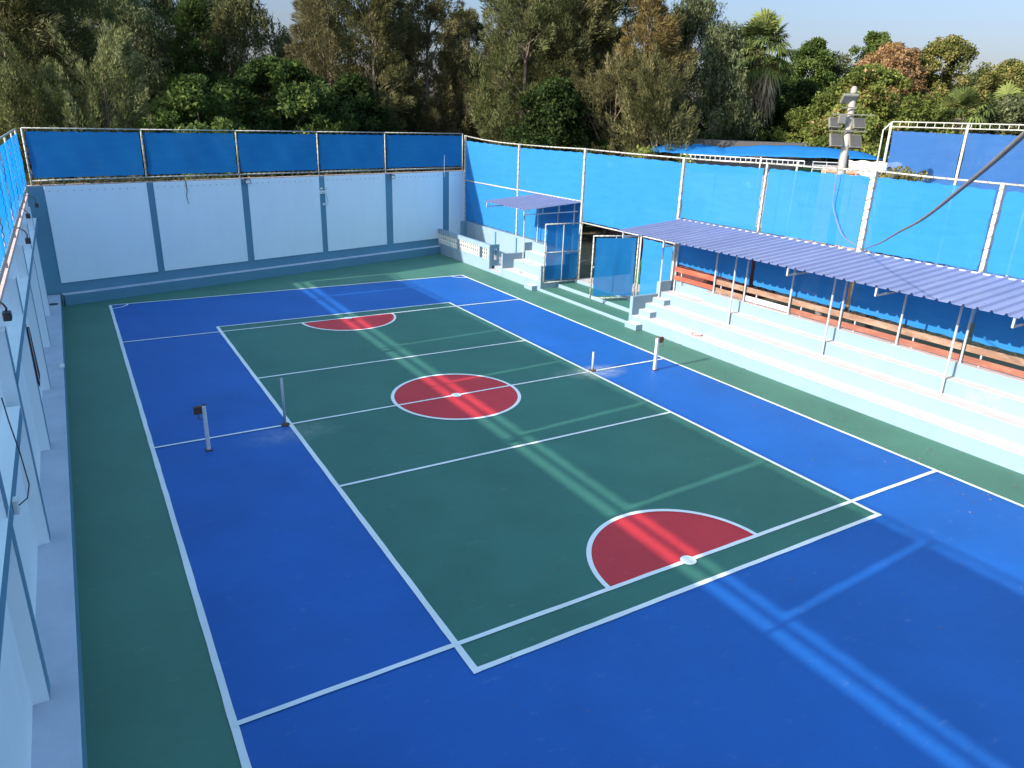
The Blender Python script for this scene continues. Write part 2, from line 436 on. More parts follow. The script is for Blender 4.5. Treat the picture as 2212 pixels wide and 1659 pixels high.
# ------------------------------------------------------------------ left wall
WL = thing("boundary_wall", "long white wall on the left with blue edged buttresses and a blue beam", "wall", (-9.6, 0, 0))
Y0W, Y1W = -24.0, 15.25
g = MB(); g.box(-9.85, -9.60, Y0W, Y1W, -.05, 4.06); g.obj("wall_face", WHITE, WL)
g = MB(); g.box(-9.88, -9.53, Y0W, Y1W, 4.06, 4.14); g.obj("coping", CAP, WL)
cols = [12.0, 8.0, 4.0, 0.05, -3.95, -7.85, -11.8, -15.7, -19.6]
for y in cols:
    g = MB()
    g.box(-9.60, -9.425, y-.14, y+.14, .42, 4.0)
    g.quad((-9.422, y-.142, .42), (-9.422, y+.142, .42), (-9.422, y+.142, 4.0), (-9.422, y-.142, 4.0), 1)
    g.obj("buttress", [WHITE, CBLUE], WL)
g = MB(); g.box(-9.60, -9.415, -3.9, Y1W-.1, 3.10, 3.29, 0, top=1); g.obj("beam", [CBLUE, WHITE], WL)
g = MB(); g.box(-9.60, -9.415, Y0W, -4.3, 2.70, 2.90, 0, top=1); g.obj("beam", [CBLUE, WHITE], WL)
g = MB(); g.box(-9.61, -9.12, Y0W, Y1W-.05, -.02, .42, 0, top=1); g.obj("ledge", [CBLUE, LEDGE], WL, bevel=.012)

# ------------------------------------------------------------------ far wall (slanted) : s along wall from left corner, d = out of the wall towards the court
ux, uy = 0.9607, 0.2777
OX, OY = -9.60, 18.05-.289*9.60
def fwxf(s, d, z): return (OX+ux*s+uy*d, OY+uy*s-ux*d, z)
def s_of(x): return (x-OX)/ux
WF = thing("boundary_wall", "far white wall of five tall panels framed by blue columns", "wall", (0, 18.05, 0))
SL = s_of(11.15)
g = MB(); g.box(0, SL, -.22, 0, -.05, 4.36, xf=fwxf); g.obj("wall_face", CBLUE, WF)
px = [(-9.03,-5.57),(-5.31,-1.75),(-1.44,2.01),(2.31,5.75),(6.18,9.52),(9.98,11.1)]
for a, b in px:
    g = MB(); g.box(s_of(a), s_of(b), 0, .045, .80, 4.365, xf=fwxf); g.obj("wall_panel", WHITE, WF, bevel=.008)
g = MB(); g.box(s_of(-9.1), s_of(9.13), 0, .385, -.02, .41, 0, top=1, xf=fwxf); g.obj("ledge", [CBLUE, LEDGE], WF, bevel=.012)
g = MB(); g.box(0, SL, -.24, -.02, 4.36, 4.40, xf=fwxf); g.obj("coping", CAP, WF)
nl = MB()
for a, b in px:
    n = int((b-a)/.27)
    for i in range(n):
        s = s_of(a)+.15+i*.27
        nl.tube([fwxf(s, .04, 4.18), fwxf(s, .085, 4.17), fwxf(s, .085, 4.20)], .008, 4)
nl.obj("hook_row", DARK, WF)

# ------------------------------------------------------------------ mesh fences
def net_panel(parent, A, B, z0a, z1a, z0b, z1b, material, off=(0,0,0), name="net_panel", sag=.03, wav=.02, nx=26, nz=8):
    """cloth between plan points A and B with slightly scalloped edges"""
    g = MB(); A = Vector((*A, 0)); B = Vector((*B, 0)); d = (B-A); nrm = Vector((-d.y, d.x, 0)).normalized()
    ph = rnd.uniform(0, 6)
    P = []
    for i in range(nx+1):
        t = i/nx
        for j in range(nz+1):
            q = j/nz
            z0 = z0a+(z0b-z0a)*t; z1 = z1a+(z1b-z1a)*t
            z = z0+(z1-z0)*q
            if j == nz: z -= sag*abs(math.sin(t*PI*7+ph))
            if j == 0: z += sag*.7*abs(math.sin(t*PI*7+ph))
            tt = t
            if i in (0, nx): tt += (1 if i == 0 else -1)*abs(math.sin(q*PI*5+ph))*.02/ max(d.length,.1)*2
            w = wav*math.sin(t*9+ph)*math.sin(q*PI)+wav*.5*math.sin(t*23+q*7+ph*2)*math.sin(q*PI)
            P.append(A+d*tt+nrm*w+Vector((off[0], off[1], z)))
    g.v = [tuple(p) for p in P]
    for i in range(nx):
        for j in range(nz):
            a = i*(nz+1)+j; g.f.append((a, a+nz+1, a+nz+2, a+1)); g.m.append(0)
    return g.obj(name, material, parent, smooth=True)
def lacing(g, A, B, r, pitch=.30, amp=.05):
    """cord spiralling round a pipe from A to B"""
    A = Vector(A); B = Vector(B); L = (B-A).length; t = (B-A).normalized()
    a = Vector((0,0,1)) if abs(t.z) < .9 else Vector((0,1,0)); u = t.cross(a).normalized(); w = t.cross(u)
    n = int(L/pitch*8); pts = []
    for i in range(n+1):
        k = i/8*2*PI
        pts.append(A+t*(L*i/max(n,1))+u*math.cos(k)*amp+w*math.sin(k)*amp)
    if len(pts) > 2: g.tube(pts, r, 3, caps=False)

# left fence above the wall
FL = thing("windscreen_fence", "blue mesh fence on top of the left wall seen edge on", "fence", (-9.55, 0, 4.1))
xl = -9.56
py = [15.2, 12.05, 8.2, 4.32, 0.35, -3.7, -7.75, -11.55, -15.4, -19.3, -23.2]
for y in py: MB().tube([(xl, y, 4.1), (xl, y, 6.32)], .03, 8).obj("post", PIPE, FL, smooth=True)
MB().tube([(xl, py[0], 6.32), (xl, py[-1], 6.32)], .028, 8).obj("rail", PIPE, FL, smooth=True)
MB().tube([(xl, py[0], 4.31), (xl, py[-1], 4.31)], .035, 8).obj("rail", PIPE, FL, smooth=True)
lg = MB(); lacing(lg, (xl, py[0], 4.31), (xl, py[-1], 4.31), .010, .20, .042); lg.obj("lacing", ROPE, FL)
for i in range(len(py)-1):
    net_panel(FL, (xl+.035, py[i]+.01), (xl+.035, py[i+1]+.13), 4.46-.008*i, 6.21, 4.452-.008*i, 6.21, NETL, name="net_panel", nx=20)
    lg = MB(); y = py[i+1]
    lacing(lg, (xl+.05, y+.09, 4.5), (xl+.05, y+.09, 6.15), .010, .16, .012); lg.obj("lacing", LACE, FL)
    if i < 8:
        ym = (py[i]+py[i+1])/2
        lg = MB(); lacing(lg, (xl+.05, ym, 4.5), (xl+.05, ym, 6.15), .006, .16, .012); lg.obj("lacing", LACE, FL)

# far fence above the far wall
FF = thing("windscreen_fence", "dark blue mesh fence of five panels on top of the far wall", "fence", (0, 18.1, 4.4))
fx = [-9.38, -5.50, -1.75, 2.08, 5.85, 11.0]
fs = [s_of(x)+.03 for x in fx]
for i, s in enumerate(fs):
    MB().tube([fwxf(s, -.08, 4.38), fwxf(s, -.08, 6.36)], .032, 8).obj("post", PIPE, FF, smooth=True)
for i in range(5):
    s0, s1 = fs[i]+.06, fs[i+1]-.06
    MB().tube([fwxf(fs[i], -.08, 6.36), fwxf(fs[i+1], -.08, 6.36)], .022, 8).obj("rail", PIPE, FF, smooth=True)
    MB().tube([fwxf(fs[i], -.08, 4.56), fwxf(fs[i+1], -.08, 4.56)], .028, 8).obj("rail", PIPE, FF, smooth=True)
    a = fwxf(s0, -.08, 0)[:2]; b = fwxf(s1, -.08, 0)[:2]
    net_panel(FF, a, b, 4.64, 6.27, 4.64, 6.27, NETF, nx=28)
    lg = MB(); lacing(lg, fwxf(s0, -.08, 6.34), fwxf(s1, -.08, 6.34), .006, .30, .05); lacing(lg, fwxf(s0, -.08, 4.56), fwxf(s1, -.08, 4.56), .008, .24, .06)
    lacing(lg, fwxf(fs[i]+.02, -.06, 4.6), fwxf(fs[i]+.02, -.06, 6.3), .006, .24, .055); lg.obj("lacing", LACE, FF)
g = MB(); g.tube([fwxf(s_of(9.62), .06, 4.1), fwxf(s_of(9.62), .03, 4.75), fwxf(s_of(9.62)+.03, .03, 5.25)], [.02,.022,.015], 6)
tag(g.obj("metal_stake", RUSTW), "short pale metal stake rising above the far wall near its right end", "stake")

# dry creeper along the far wall top
def leaf_cloud(n, fn, L, W, rng, tint=(0,1)):
    V = np.zeros((n*4, 3)); F = np.arange(n*4).reshape(n, 4); T = np.zeros(n)
    for i in range(n):
        c, tt = fn(i); d = rng.normal(size=3); d /= np.linalg.norm(d); e = np.cross(d, rng.normal(size=3)); e /= np.linalg.norm(e)+1e-6
        l = L*rng.uniform(.6, 1.2); w = W*rng.uniform(.6, 1.2)
        V[i*4:i*4+4] = [c-d*l/2, c+e*w/2, c+d*l/2, c-e*w/2]; T[i] = tt
    return V, F, T
def np_obj(name, V, F, T, material, parent=None):
    me = bpy.data.meshes.new(name)
    nf, k = F.shape
    me.vertices.add(len(V)); me.vertices.foreach_set("co", V.astype(np.float32).ravel())
    me.loops.add(nf*k); me.loops.foreach_set("vertex_index", F.astype(np.int32).ravel())
    me.polygons.add(nf); me.polygons.foreach_set("loop_start", (np.arange(nf)*k).astype(np.int32))
    me.update(calc_edges=True)
    at = me.attributes.new("tint", 'FLOAT', 'FACE'); at.data.foreach_set("value", np.clip(T, 0, 1).astype(np.float32))
    me.materials.append(material)
    o = bpy.data.objects.new(name, me); COL.objects.link(o)
    if parent is not None:
        o.parent = parent; o.matrix_parent_inverse = Matrix.Translation(-parent.location)
    return o
rng = np.random.default_rng(3)
def cfn(i):
    s = rng.choice([rng.uniform(.3, 7.5), rng.uniform(2.2, 5.2), rng.uniform(.2, SL)])
    return np.array(fwxf(s, rng.uniform(-.2, .02), 4.42+abs(rng.normal(0, .045)))), rng.uniform(.2, 1)
o = np_obj("creeper", *leaf_cloud(1500, cfn, .08, .05, rng), F_TAN)
tag(o, "dry brown creeper straggling along the top of the far wall", "creeper", kind="stuff")

# right fence
XF = 11.15
FR = thing("windscreen_fence", "tall bright blue mesh fence behind the right hand bleachers", "fence", (XF, 4, 0))
ry = [21.25, 15.45, 9.95, 3.87, 0.07, -3.71, -7.12, -11.0, -14.8]
rz = [6.25, 6.03, 6.06, 6.02, 6.07, 6.10, 6.03, 6.03, 6.0]
rb = [1.63, 1.63, 0.42, 0.42, 3.8, 3.8, 3.8, 3.8, 3.8]
rw = [.055, .05, .055, .05, .035, .075, .05, .05, .05]
for i, y in enumerate(ry):
    big = rw[i]
    g = MB(); g.box(XF-big, XF+big, y-big, y+big, rb[i], rz[i]+.03); g.obj("post", PIPE, FR, bevel=.008)
for i in range(len(ry)-1):
    if i == 0: pts = [(XF, 21.25, 6.25), (XF, 19.3, 6.12), (XF, 17.4, 6.05), (XF, 15.45, 6.03)]
    else: pts = [(XF, ry[i], rz[i]), (XF, (ry[i]+ry[i+1])/2, (rz[i]+rz[i+1])/2-.015), (XF, ry[i+1], rz[i+1])]
    MB().tube(pts, .026, 8).obj("rail", PIPE, FR, smooth=True)
    lg = MB()
    for a, b in zip(pts[:-1], pts[1:]): lacing(lg, a, b, .006, .34, .055)
    lacing(lg, (XF-.02, ry[i], max(rb[i], 1.7) if i < 2 else 3.9), (XF-.02, ry[i], rz[i]-.1), .007, .28, rw[i]+.03)
    lg.obj("lacing", LACE, FR)
for a, b in ((0,1),(1,2)):
    MB().tube([(XF-.03, ry[a], 3.88), (XF-.03, ry[b], 3.86)], .028, 8).obj("rail", PIPE, FR, smooth=True)
    lg = MB(); lacing(lg, (XF-.03, ry[a], 3.88), (XF-.03, ry[b], 3.86), .009, .2, .04); lg.obj("lacing", ROPE, FR)
MB().tube([(XF, 9.95, 2.96), (XF, 3.9, 2.93)], .03, 8).obj("rail", PIPE, FR, smooth=True)
MB().tube([(XF-.05, 3.87, 3.86), (XF-.05, -14.8, 3.84)], .03, 8).obj("rail", PIPE, FR, smooth=True)
bots = [(1.66,1.66),(1.66,1.66),(3.02,3.0)]
for i in range(len(ry)-1):
    z0 = bots[i] if i < 3 else (3.90, 3.90)
    t0 = -.10 if i == 0 else (-.09)
    net_panel(FR, (XF, ry[i]-.08), (XF, ry[i+1]+.10), z0[0], rz[i]-.14 - (.10 if i == 0 else 0), z0[1], rz[i+1]-.14, NET, nx=30, wav=.03)
# lower screen beside the gate and behind the boards
net_panel(FR, (XF, 5.72), (XF, 3.95), .45, 2.88, .45, 2.86, NET, nx=10)
MB().tube([(XF, 5.85, .30), (XF, 5.85, 2.96)], .035, 8).obj("post", PIPE, FR, smooth=True)
ly = [3.75, 0.05, -3.65, -7.2, -11.0, -14.8]
for i in range(len(ly)-1):
    net_panel(FR, (XF, ly[i]-.05), (XF, ly[i+1]+.05), 2.12 if i else 2.2, 3.80, 2.08, 3.80, NET, nx=26)
    lg = MB(); lacing(lg, (XF, ly[i], 2.07 if i else 2.13), (XF, ly[i+1], 2.05), .006, .3, .04); lg.obj("lacing", LACE, FR)

# low wall under the far half of the right fence
LW = thing("low_wall", "low light blue wall with narrow blue piers under the right fence", "wall", (11.15, 15, 0))
g = MB(); g.box(11.0, 11.3, 10.05, 21.25, -.02, 1.62); g.obj("wall_face", LBLUE, LW, bevel=.01)
for y in (17.35, 15.2, 12.9):
    g = MB(); g.box(10.94, 10.998, y-.055, y+.055, .30, 1.52); g.obj("pier", CBLUE, LW)
g = MB(); g.box(10.80, 10.998, 20.70, 21.10, .25, 1.62); g.obj("pier", CBLUE, LW)

# ------------------------------------------------------------------ bleachers
def bleacher(name, label, y0, y1, joints):
    t = thing(name, label, "bleachers", (10, (y0+y1)/2, 0))
    pr = [(9.16, 0, .41), (9.78, .41, .82), (10.41, .82, 1.20)]
    ends = [9.78, 10.41, 11.12]
    for (x, z0, z1), xe in zip(pr, ends):
        g = MB(); g.box(x, 11.35 if x == 9.16 else 11.33 if x < 10 else 11.31, y0, y1, z0-.02, z1, 0, top=1)
        g.obj("tier", [LBLUE, TREAD], t, bevel=.012)
    return t
BR = bleacher("bleacher", "long three tier light blue and white bleacher under the large canopy", -16, 3.70, None)
g = MB(); g.box(10.80, 11.32, -16, 1.80, 1.18, 1.57, 0, top=1); g.obj("back_kerb", [LBLUE, PINK], BR, bevel=.01)
g = MB(); g.box(11.10, 11.31, 1.802, 3.69, 1.18, 1.60, 0, top=1); g.obj("back_kerb", [LBLUE, PINK], BR, bevel=.01)
# end wall at y 3.7-3.83 (stepped)
def endwall(t, y0, y1, low=1.11, zb=-.02):
    g = MB(); g.prism([(9.155, zb), (11.0, zb), (11.0, 1.57), (10.40, 1.57), (10.40, low), (9.155, low)], y0, y1)
    g.obj("end_wall", LBLUE, t, bevel=.008)
endwall(BR, 3.702, 3.86)
for (x0, x1, z0, z1) in ((8.85, 9.158, 0, .215), (9.47, 9.778, .412, .62), (10.10, 10.408, .822, 1.01)):
    g = MB(); g.box(x0, x1, 3.05, 3.69, z0, z1, 0, top=1); g.obj("half_step", [LBLUE, TREAD], BR, bevel=.01)
BL = bleacher("bleacher", "short light blue bleacher between the balustrade stairs and the gate", 10.14, 13.40, None)
endwall(BL, 10.0, 10.138); endwall(BL, 13.402, 13.52)
g = MB(); g.box(10.80, 10.995, 10.14, 13.40, 1.18, 1.62, 0); g.obj("back_kerb", [LBLUE, TREAD], BL, bevel=.01)
g = MB(); g.box(8.87, 9.158, 10.25, 10.90, 0, .21, 0, top=1); g.obj("half_step", [LBLUE, TREAD], BL, bevel=.01)

# entrance terraces
g = MB(); g.box(9.16, 10.07, 3.86, 10.0, -.02, .125, 0, top=1)
tag(g.obj("entrance_step", [LBLUE, GREENC], bevel=.008), "lowest wide green step with pale blue kerb in front of the gates", "step")
g = MB(); g.box(10.07, 11.0, 3.86, 10.0, -.02, .28, 0, top=1)
tag(g.obj("entrance_step", [LBLUE, GREENC], bevel=.008), "second green step with pale blue kerb right under the gates", "step")
g = MB(); g.box(11.0, 15.0, 3.9, 10.0, -.02, .41, 0, top=1)
tag(g.obj("entrance_step", [LBLUE, PINK], bevel=.008), "pinkish concrete threshold step in the gate opening", "step")
# stairs by the balustrade
g = MB(); g.box(9.16, 9.47, 13.52, 14.70, -.02, .155, 0, top=1); g.box(9.47, 11.0, 13.52, 21.2, -.02, .29, 0, top=1)
tag(g.obj("stair_landing", [LBLUE, PINK], bevel=.008), "pinkish two step landing between the balustrade and the short bleacher", "steps")

# ------------------------------------------------------------------ balustrade
BS = thing("balustrade", "light blue balustrade wall with cream turned balusters at the far right corner", "balustrade", (9.2, 18, 0))
g = MB(); g.box(9.155, 9.32, 14.70, 21.0, -.02, .565); g.obj("base_wall", LBLUE, BS, bevel=.006)
g = MB(); g.box(9.155, 9.32, 14.70, 21.0, 1.12, 1.335); g.obj("top_beam", LBLUE, BS, bevel=.006)
for a, b in ((14.70, 14.90), (15.70, 15.86), (18.13, 18.27), (20.85, 21.0)):
    g = MB(); g.box(9.157, 9.318, a, b, .563, 1.122); g.obj("pier", LBLUE, BS)
prof = [(.055,0),(.055,.05),(.03,.07),(.045,.12),(.058,.18),(.045,.24),(.026,.265),(.036,.28),(.026,.295),(.045,.33),(.058,.39),(.045,.45),(.03,.49),(.055,.51),(.055,.555)]
base = MB(); base.lathe((0,0,0), prof, 10)
b0 = base.obj("baluster", BALU, BS, smooth=True); b0.matrix_parent_inverse = Matrix.Translation(-BS.location)
ys = [15.0+i*.22 for i in range(4)]
ys = [y for y in ys if y < 15.66] + [15.98+i*.224 for i in range(10)] + [18.38+i*.224 for i in range(11)]
for i, y in enumerate(ys):
    o = b0 if i == 0 else b0.copy()
    if i: COL.objects.link(o)
    o.location = (9.237, y, .566)
# return leg with window facing the stair
g = MB(); g.box(9.322, 9.72, 14.702, 14.82, .29, .56); g.box(9.322, 9.72, 14.702, 14.82, 1.13, 1.333)
g.box(9.322, 9.42, 14.704, 14.818, .558, 1.132); g.box(9.63, 9.718, 14.704, 14.818, .558, 1.132)
g.obj("return_wall", CBLUE, BS)

# ------------------------------------------------------------------ canopies
def canopy(label, y0, y1, xb, zb, xf_, zf, posts, rafters, group=None):
    t = thing("canopy", label, "canopy", ((xb+xf_)/2, (y0+y1)/2, zb))
    # corrugated: box ribs running down the slope
    n = int(round((y1-y0)/.30)); p = (y1-y0)/n
    prof = []
    for i in range(n):
        y = y0+i*p
        prof += [(y, 0), (y+p*.10, .0), (y+p*.20, .055), (y+p*.34, .055), (y+p*.44, 0)]
    prof.append((y1, 0))
    g = MB()
    X = [xf_, xf_+(xb-xf_)*.33, xf_+(xb-xf_)*.66, xb]
    for x in X:
        zz = zf+(zb-zf)*(x-xf_)/(xb-xf_)
        g.v += [(x, y, zz+h) for y, h in prof]
    k = len(prof)
    for j in range(3):
        for i in range(k-1):
            a = j*k+i; g.f.append((a, a+k, a+k+1, a+1)); g.m.append(0)
    o = g.obj("roof_sheet", ROOF, t)
    md = o.modifiers.new("thick", 'SOLIDIFY'); md.thickness = .006; md.offset = -1
    sg = MB()
    for i in range(n):
        for f in (.12, .5, .88):
            if (i % 3) == 0:
                x = xf_+(xb-xf_)*f; zz = zf+(zb-zf)*f
                sg.box(x-.012, x+.012, y0+i*p+.10, y0+i*p+.124, zz+.034, zz+.05)
    sg.obj("roof_screws", DARK, t)
    sl = (zb-zf)/(xb-xf_)
    for y in rafters:
        g = MB(); g.tube([(xf_+.06, y, zf-.22), (xb, y, zf-.16)], .022, sq=True)
        g.tube([(xf_+.08, y, zf-.22), (xf_+.08, y, zf-.03)], .022, sq=True)
        for f in (.35, .65): g.tube([(xf_+(xb-xf_)*f, y, zf-.19), (xf_+(xb-xf_)*f, y, zf+(zb-zf)*f-.03)], .018, sq=True)
        g.obj("bracket", GREY, t)
    for (x, y, z0) in posts:
        g = MB(); g.tube([(x, y, z0), (x, y, zf+(x-xf_)*sl-.03)], .030, 8); g.box(x-.05, x+.05, y-.05, y+.05, z0, z0+.01)
        g.obj("post", GREY, t, smooth=False)
    for x in (xf_+.25, 10.33, 10.83):
        g = MB(); z = zf+(x-xf_)*sl-.03; g.tube([(x, y0+.05, z), (x, y1-.05, z)], .018, sq=True); g.obj("purlin", GREY, t)
    return t
canopy("long lilac corrugated metal canopy above the right bleacher", -15.0, 3.78, 11.10, 3.85, 8.20, 3.585,
    [(10.34, 3.62, 1.02), (10.33, .08, .82), (10.34, -3.66, .82), (10.34, -7.27, .82), (10.34, -11.0, .82)]
    + [(10.86, y, 1.57) for y in (1.42, .03, -1.83, -3.68, -5.52, -7.29, -9.2, -11.0)] + [(11.05, 3.60, 1.2)],
    [3.5, 1.4, -3.6, -6.25, -9.4, -12.5])
canopy("small lilac corrugated metal canopy over the short bleacher", 9.98, 13.62, 11.08, 3.82, 8.20, 3.575,
    [(10.31, 13.40, .82), (10.95, 13.2, 1.62), (10.95, 11.5, 1.62), (10.95, 10.25, 1.62)], [10.15, 13.45])

# ------------------------------------------------------------------ boards behind the bleacher
BD = thing("board_railing", "two rows of red and brown wooden boards fixed behind the long bleacher", "board railing", (10.95, -4, 1.6))
segs = [(3.55, 1.45, WOODR, WOODR, "bright red orange board", "bright red orange board"), (1.40, .05, WOODB, WOODB, None, None),
        (.02, -1.82, WOODB, WOODW, None, "pale unpainted board"), (-1.86, -3.66, WOODB, WOODM, None, "dull red board"),
        (-3.70, -5.50, WOODB, WOODM, None, None), (-5.54, -7.27, WOODB, WOODM, None, None), (-7.31, -9.18, WOODB, WOODM, None, None),
        (-9.22, -11.0, WOODB, WOODM, None, None), (-11.04, -14.5, WOODB, WOODM, None, None)]
for i, (a, b, m1, m2, l1, l2) in enumerate(segs):
    dz = .07 if i == 0 else 0
    j = rnd.uniform(-.012, .012)
    for (z0, z1, mm, lb) in ((1.895+dz, 2.075+dz, m1, l1), (1.615+dz*.5, 1.78+dz*.5, m2, l2)):
        g = MB(); k = len(g.v)
        g.box(10.925, 10.955, b, a, z0+j, z1+j)
        o = g.obj("board", mm, BD, bevel=.004)
        if lb: o['label'] = lb
g = MB()
for y in (3.2, 1.2, -.4, -2.2, -4.1, -5.9, -7.7, -9.6):
    g.tube([(10.99, y, 1.5), (10.99, y, 2.05)], .02, sq=True)
g.obj("support", GREY, BD)

# ------------------------------------------------------------------ gates
def gate(label, hinge, tip, z0, z1, cross, openface):
    t = thing("gate", label, "gate", (*hinge, z0))
    H = Vector((*hinge, 0)); T = Vector((*tip, 0))
    g = MB()
    for a in (H, T): g.tube([(a.x, a.y, z0-.02), (a.x, a.y, z1+.02)], .03, 8)
    for z in (z0, z1): g.tube([(H.x, H.y, z), (T.x, T.y, z)], .025, 8)
    M_ = (H+T)/2
    g.tube([(M_.x, M_.y, z0), (M_.x, M_.y, z1)], .018, 8)
    if cross: g.tube([(H.x, H.y, (z0+z1)/2+.05), (T.x, T.y, (z0+z1)/2+.05)], .018, 8)
    g.obj("frame", PIPE, t, smooth=True)
    d = (T-H).normalized()
    n = Vector((-d.y, d.x, 0))*openface
    net_panel(t, (H+d*.07)[:2], (T-d*.07)[:2], z0+.09, z1-.06, z0+.09, z1-.06, NETG, off=(n.x, n.y, 0), name="mesh_panel", nx=16, sag=.02, wav=.01)
    lg = MB()
    for z in (z0, z1): lacing(lg, (H.x, H.y, z), (T.x, T.y, z), .005, .22, .045)
    for a in (H, T): lacing(lg, (a.x, a.y, z0), (a.x, a.y, z1), .005, .22, .045)
    lg.obj("lacing", LACE, t)
    g = MB(); c = T-d*.06; g.box(c.x-.03, c.x+.03, c.y-.03, c.y+.03, (z0+z1)/2-.02, (z0+z1)/2+.06); g.obj("latch", GREY, t)
gate("left gate leaf folded back along the short bleacher with a cross frame", (11.08, 9.80), (9.26, 9.93), .40, 2.95, True, -.035)
gate("right gate leaf swung open in front of the gap with plain mesh", (11.08, 5.92), (9.33, 6.56), .42, 2.93, False, .035)
g = MB(); g.tube([(9.42, 6.52, .45), (9.30, 6.50, .20), (9.05, 6.95, .135)], .008, 5)

# ------------------------------------------------------------------ net posts and pipe stubs on the court
def winch_post(x, y, h, label, side, wid=.045):
    t = thing("net_post", label, "net post", (x, y, .008), "white posts for the tennis net")
    g = MB(); g.box(x-wid, x+wid, y-wid, y+wid, .008, h); g.obj("shaft", RUSTW, t, bevel=.012)
    g = MB(); g.box(x-.07, x+.07, y-.07, y+.07, .006, .03); g.obj("base_plate", RUST, t)
    g = MB(); g.box(x+side*.05, x+side*.055+side*.16 if side > 0 else x+side*.05, y-.05, y+.05, h-.17, h+.0) if side > 0 else g.box(x-.21, x-.05, y-.05, y+.05, h-.17, h)
    g.tube([(x-.05, y, h-.02), (x+.05, y, h+.02)], .03, 8)
    g.obj("winch", RUST, t, bevel=.02)
    g = MB(); xx = x+side*.14; g.tube([(xx, y-.05, h-.12), (xx, y-.10, h-.12), (xx, y-.12, h-.24), (x+side*.05, y-.09, h-.28)], .010, 5); g.obj("handle", RUST, t)
winch_post(-6.47, -.63, 1.07, "leftmost white net post with rusty winch on the shaded side", -1, .042)
winch_post(6.455, -.73, 1.05, "chipped white net post with rusty top standing in the sun on the right", 1, .042)
def stub(x, y, h, r, label):
    t = thing("pipe_post", label, "post", (x, y, .012), "grey pipes on the volleyball sidelines")
    g = MB(); g.tube([(x, y, .01), (x-.003, y, h)], r, 12); g.obj("pipe", GREY, t, smooth=True)
    g = MB(); g.lathe((x, y, .008), [(.0,.0),(.11,.0),(.11,.02),(.10,.028),(.06,.032)], 20); g.obj("base_collar", RUST, t)
stub(-4.62, .02, 1.21, .032, "taller thin dark grey pipe on the shaded left sideline")
stub(4.66, .06, .61, .034, "short grey pipe in pale dust on the right sideline")

# flat ring lying on the bleacher
t = thing("hoop", "red rimmed ring with white cord net lying on the lowest tier", "hoop", (9.5, .63, .41))
g = MB(); g.tube([(9.5+.15*math.cos(a), .63+.19*math.sin(a), .425) for a in [i*2*PI/24 for i in range(25)]], .010, 6, caps=False); g.obj("rim", HOOPR, t, smooth=True)
g = MB()
for k in range(12):
    a = k*2*PI/12; g.tube([(9.5+.14*math.cos(a), .63+.14*math.sin(a), .43), (9.52+.07*math.cos(a+.6), .62+.07*math.sin(a+.6), .435), (9.54+.03*math.cos(a), .61+.03*math.sin(a), .432)], .006, 4)
g.obj("cord_net", HOOPW, t)
t = thing("rope_coil", "small white coil of cord lying on the short bleacher", "rope", (9.5, 12.4, .41))
g = MB(); g.tube([(9.45+.10*math.cos(i*.6), 12.3+.16*math.sin(i*.6)+i*.006, .42+i*.0006) for i in range(34)], .010, 5); g.obj("coil", ROPE, t)

# ------------------------------------------------------------------ lamps and fittings on the walls
def arm_lamp(y, reach, drop, label, w=.10, r=.012):
    x0 = -9.56
    t = thing("arm_lamp", label, "wall lamp", (x0, y, 4.3), "black arm lamps on the left wall top")
    pts = [(x0, y, 4.34), (x0+reach*.45, y-.03, 4.36+.05), (x0+reach*.85, y-.05, 4.33), (x0+reach, y-.06, 4.36-drop*.55), (x0+reach*.92, y-.06, 4.36-drop)]
    g = MB(); g.tube(pts, r, 6); g.obj("arm", DARK, t, smooth=True)
    g = MB(); cx = x0+reach; 
    g.box(cx-.06, cx+.05, y-.06-w, y-.06+w*.4, 4.36-drop-.10, 4.36-drop+.03); g.obj("lamp_head", DARK, t, bevel=.015)
arm_lamp(11.9, .33, .24, "farthest small black arm lamp on the left wall")
arm_lamp(8.1, .20, .12, "smallest bent black arm lamp, second from the far corner")
arm_lamp(4.1, .27, .22, "third black arm lamp with a boxy head on the left wall", .12, .015)
arm_lamp(-3.75, .19, .16, "nearest black arm lamp beside the photo's left edge", .13, .016)
def spot(s, z, label):
    t = thing("floodlight", label, "floodlight", fwxf(s, .0, z), "small floodlights on the far wall columns")
    g = MB(); g.box(s-.13, s+.13, .16, .24, z-.09, z+.09, xf=fwxf); g.obj("lamp_head", LAMPB, t, bevel=.01)
    g = MB(); g.box(s-.10, s+.10, .242, .25, z-.07, z+.06, xf=fwxf); g.obj("lamp_glass", WPLAS, t)
    g = MB(); g.tube([fwxf(s-.05, 0, z+.1), fwxf(s+.16, .1, z+.12), fwxf(s+.16, .2, z)], .012, 5); g.obj("bracket", DARK, t)
spot(s_of(-1.58)+.05, 4.27, "small grey floodlight on the column right of the second far panel")
spot(s_of(6.05)+.05, 4.22, "small floodlight with dark bracket on the column right of the fourth far panel")
s = s_of(2.17)
t = thing("emergency_light", "white twin head emergency light on the middle far column", "emergency light", fwxf(s, .02, 3.6))
g = MB(); g.box(s-.17, s+.17, .002, .08, 3.56, 3.72, xf=fwxf); g.obj("housing", WPLAS, t, bevel=.02)
g = MB(); g.box(s-.06, s-.03, .081, .084, 3.61, 3.64, xf=fwxf); g.box(s+.02, s+.05, .081, .084, 3.61, 3.64, xf=fwxf); g.obj("indicator", DARK, t)
for k in (-.10, .12):
    g = MB(); g.tube([fwxf(s+k, .03, 3.80), fwxf(s+k+.02, .13, 3.81)], [.045, .055], 10); g.obj("lamp_head", WPLAS, t, smooth=True)
t = thing("wall_socket", "small pale socket box low on the middle far column", "socket", fwxf(s, .02, 3.1))
g = MB(); g.box(s-.02, s+.12, .002, .05, 3.02, 3.12, xf=fwxf); g.obj("box", WPLAS, t, bevel=.008)
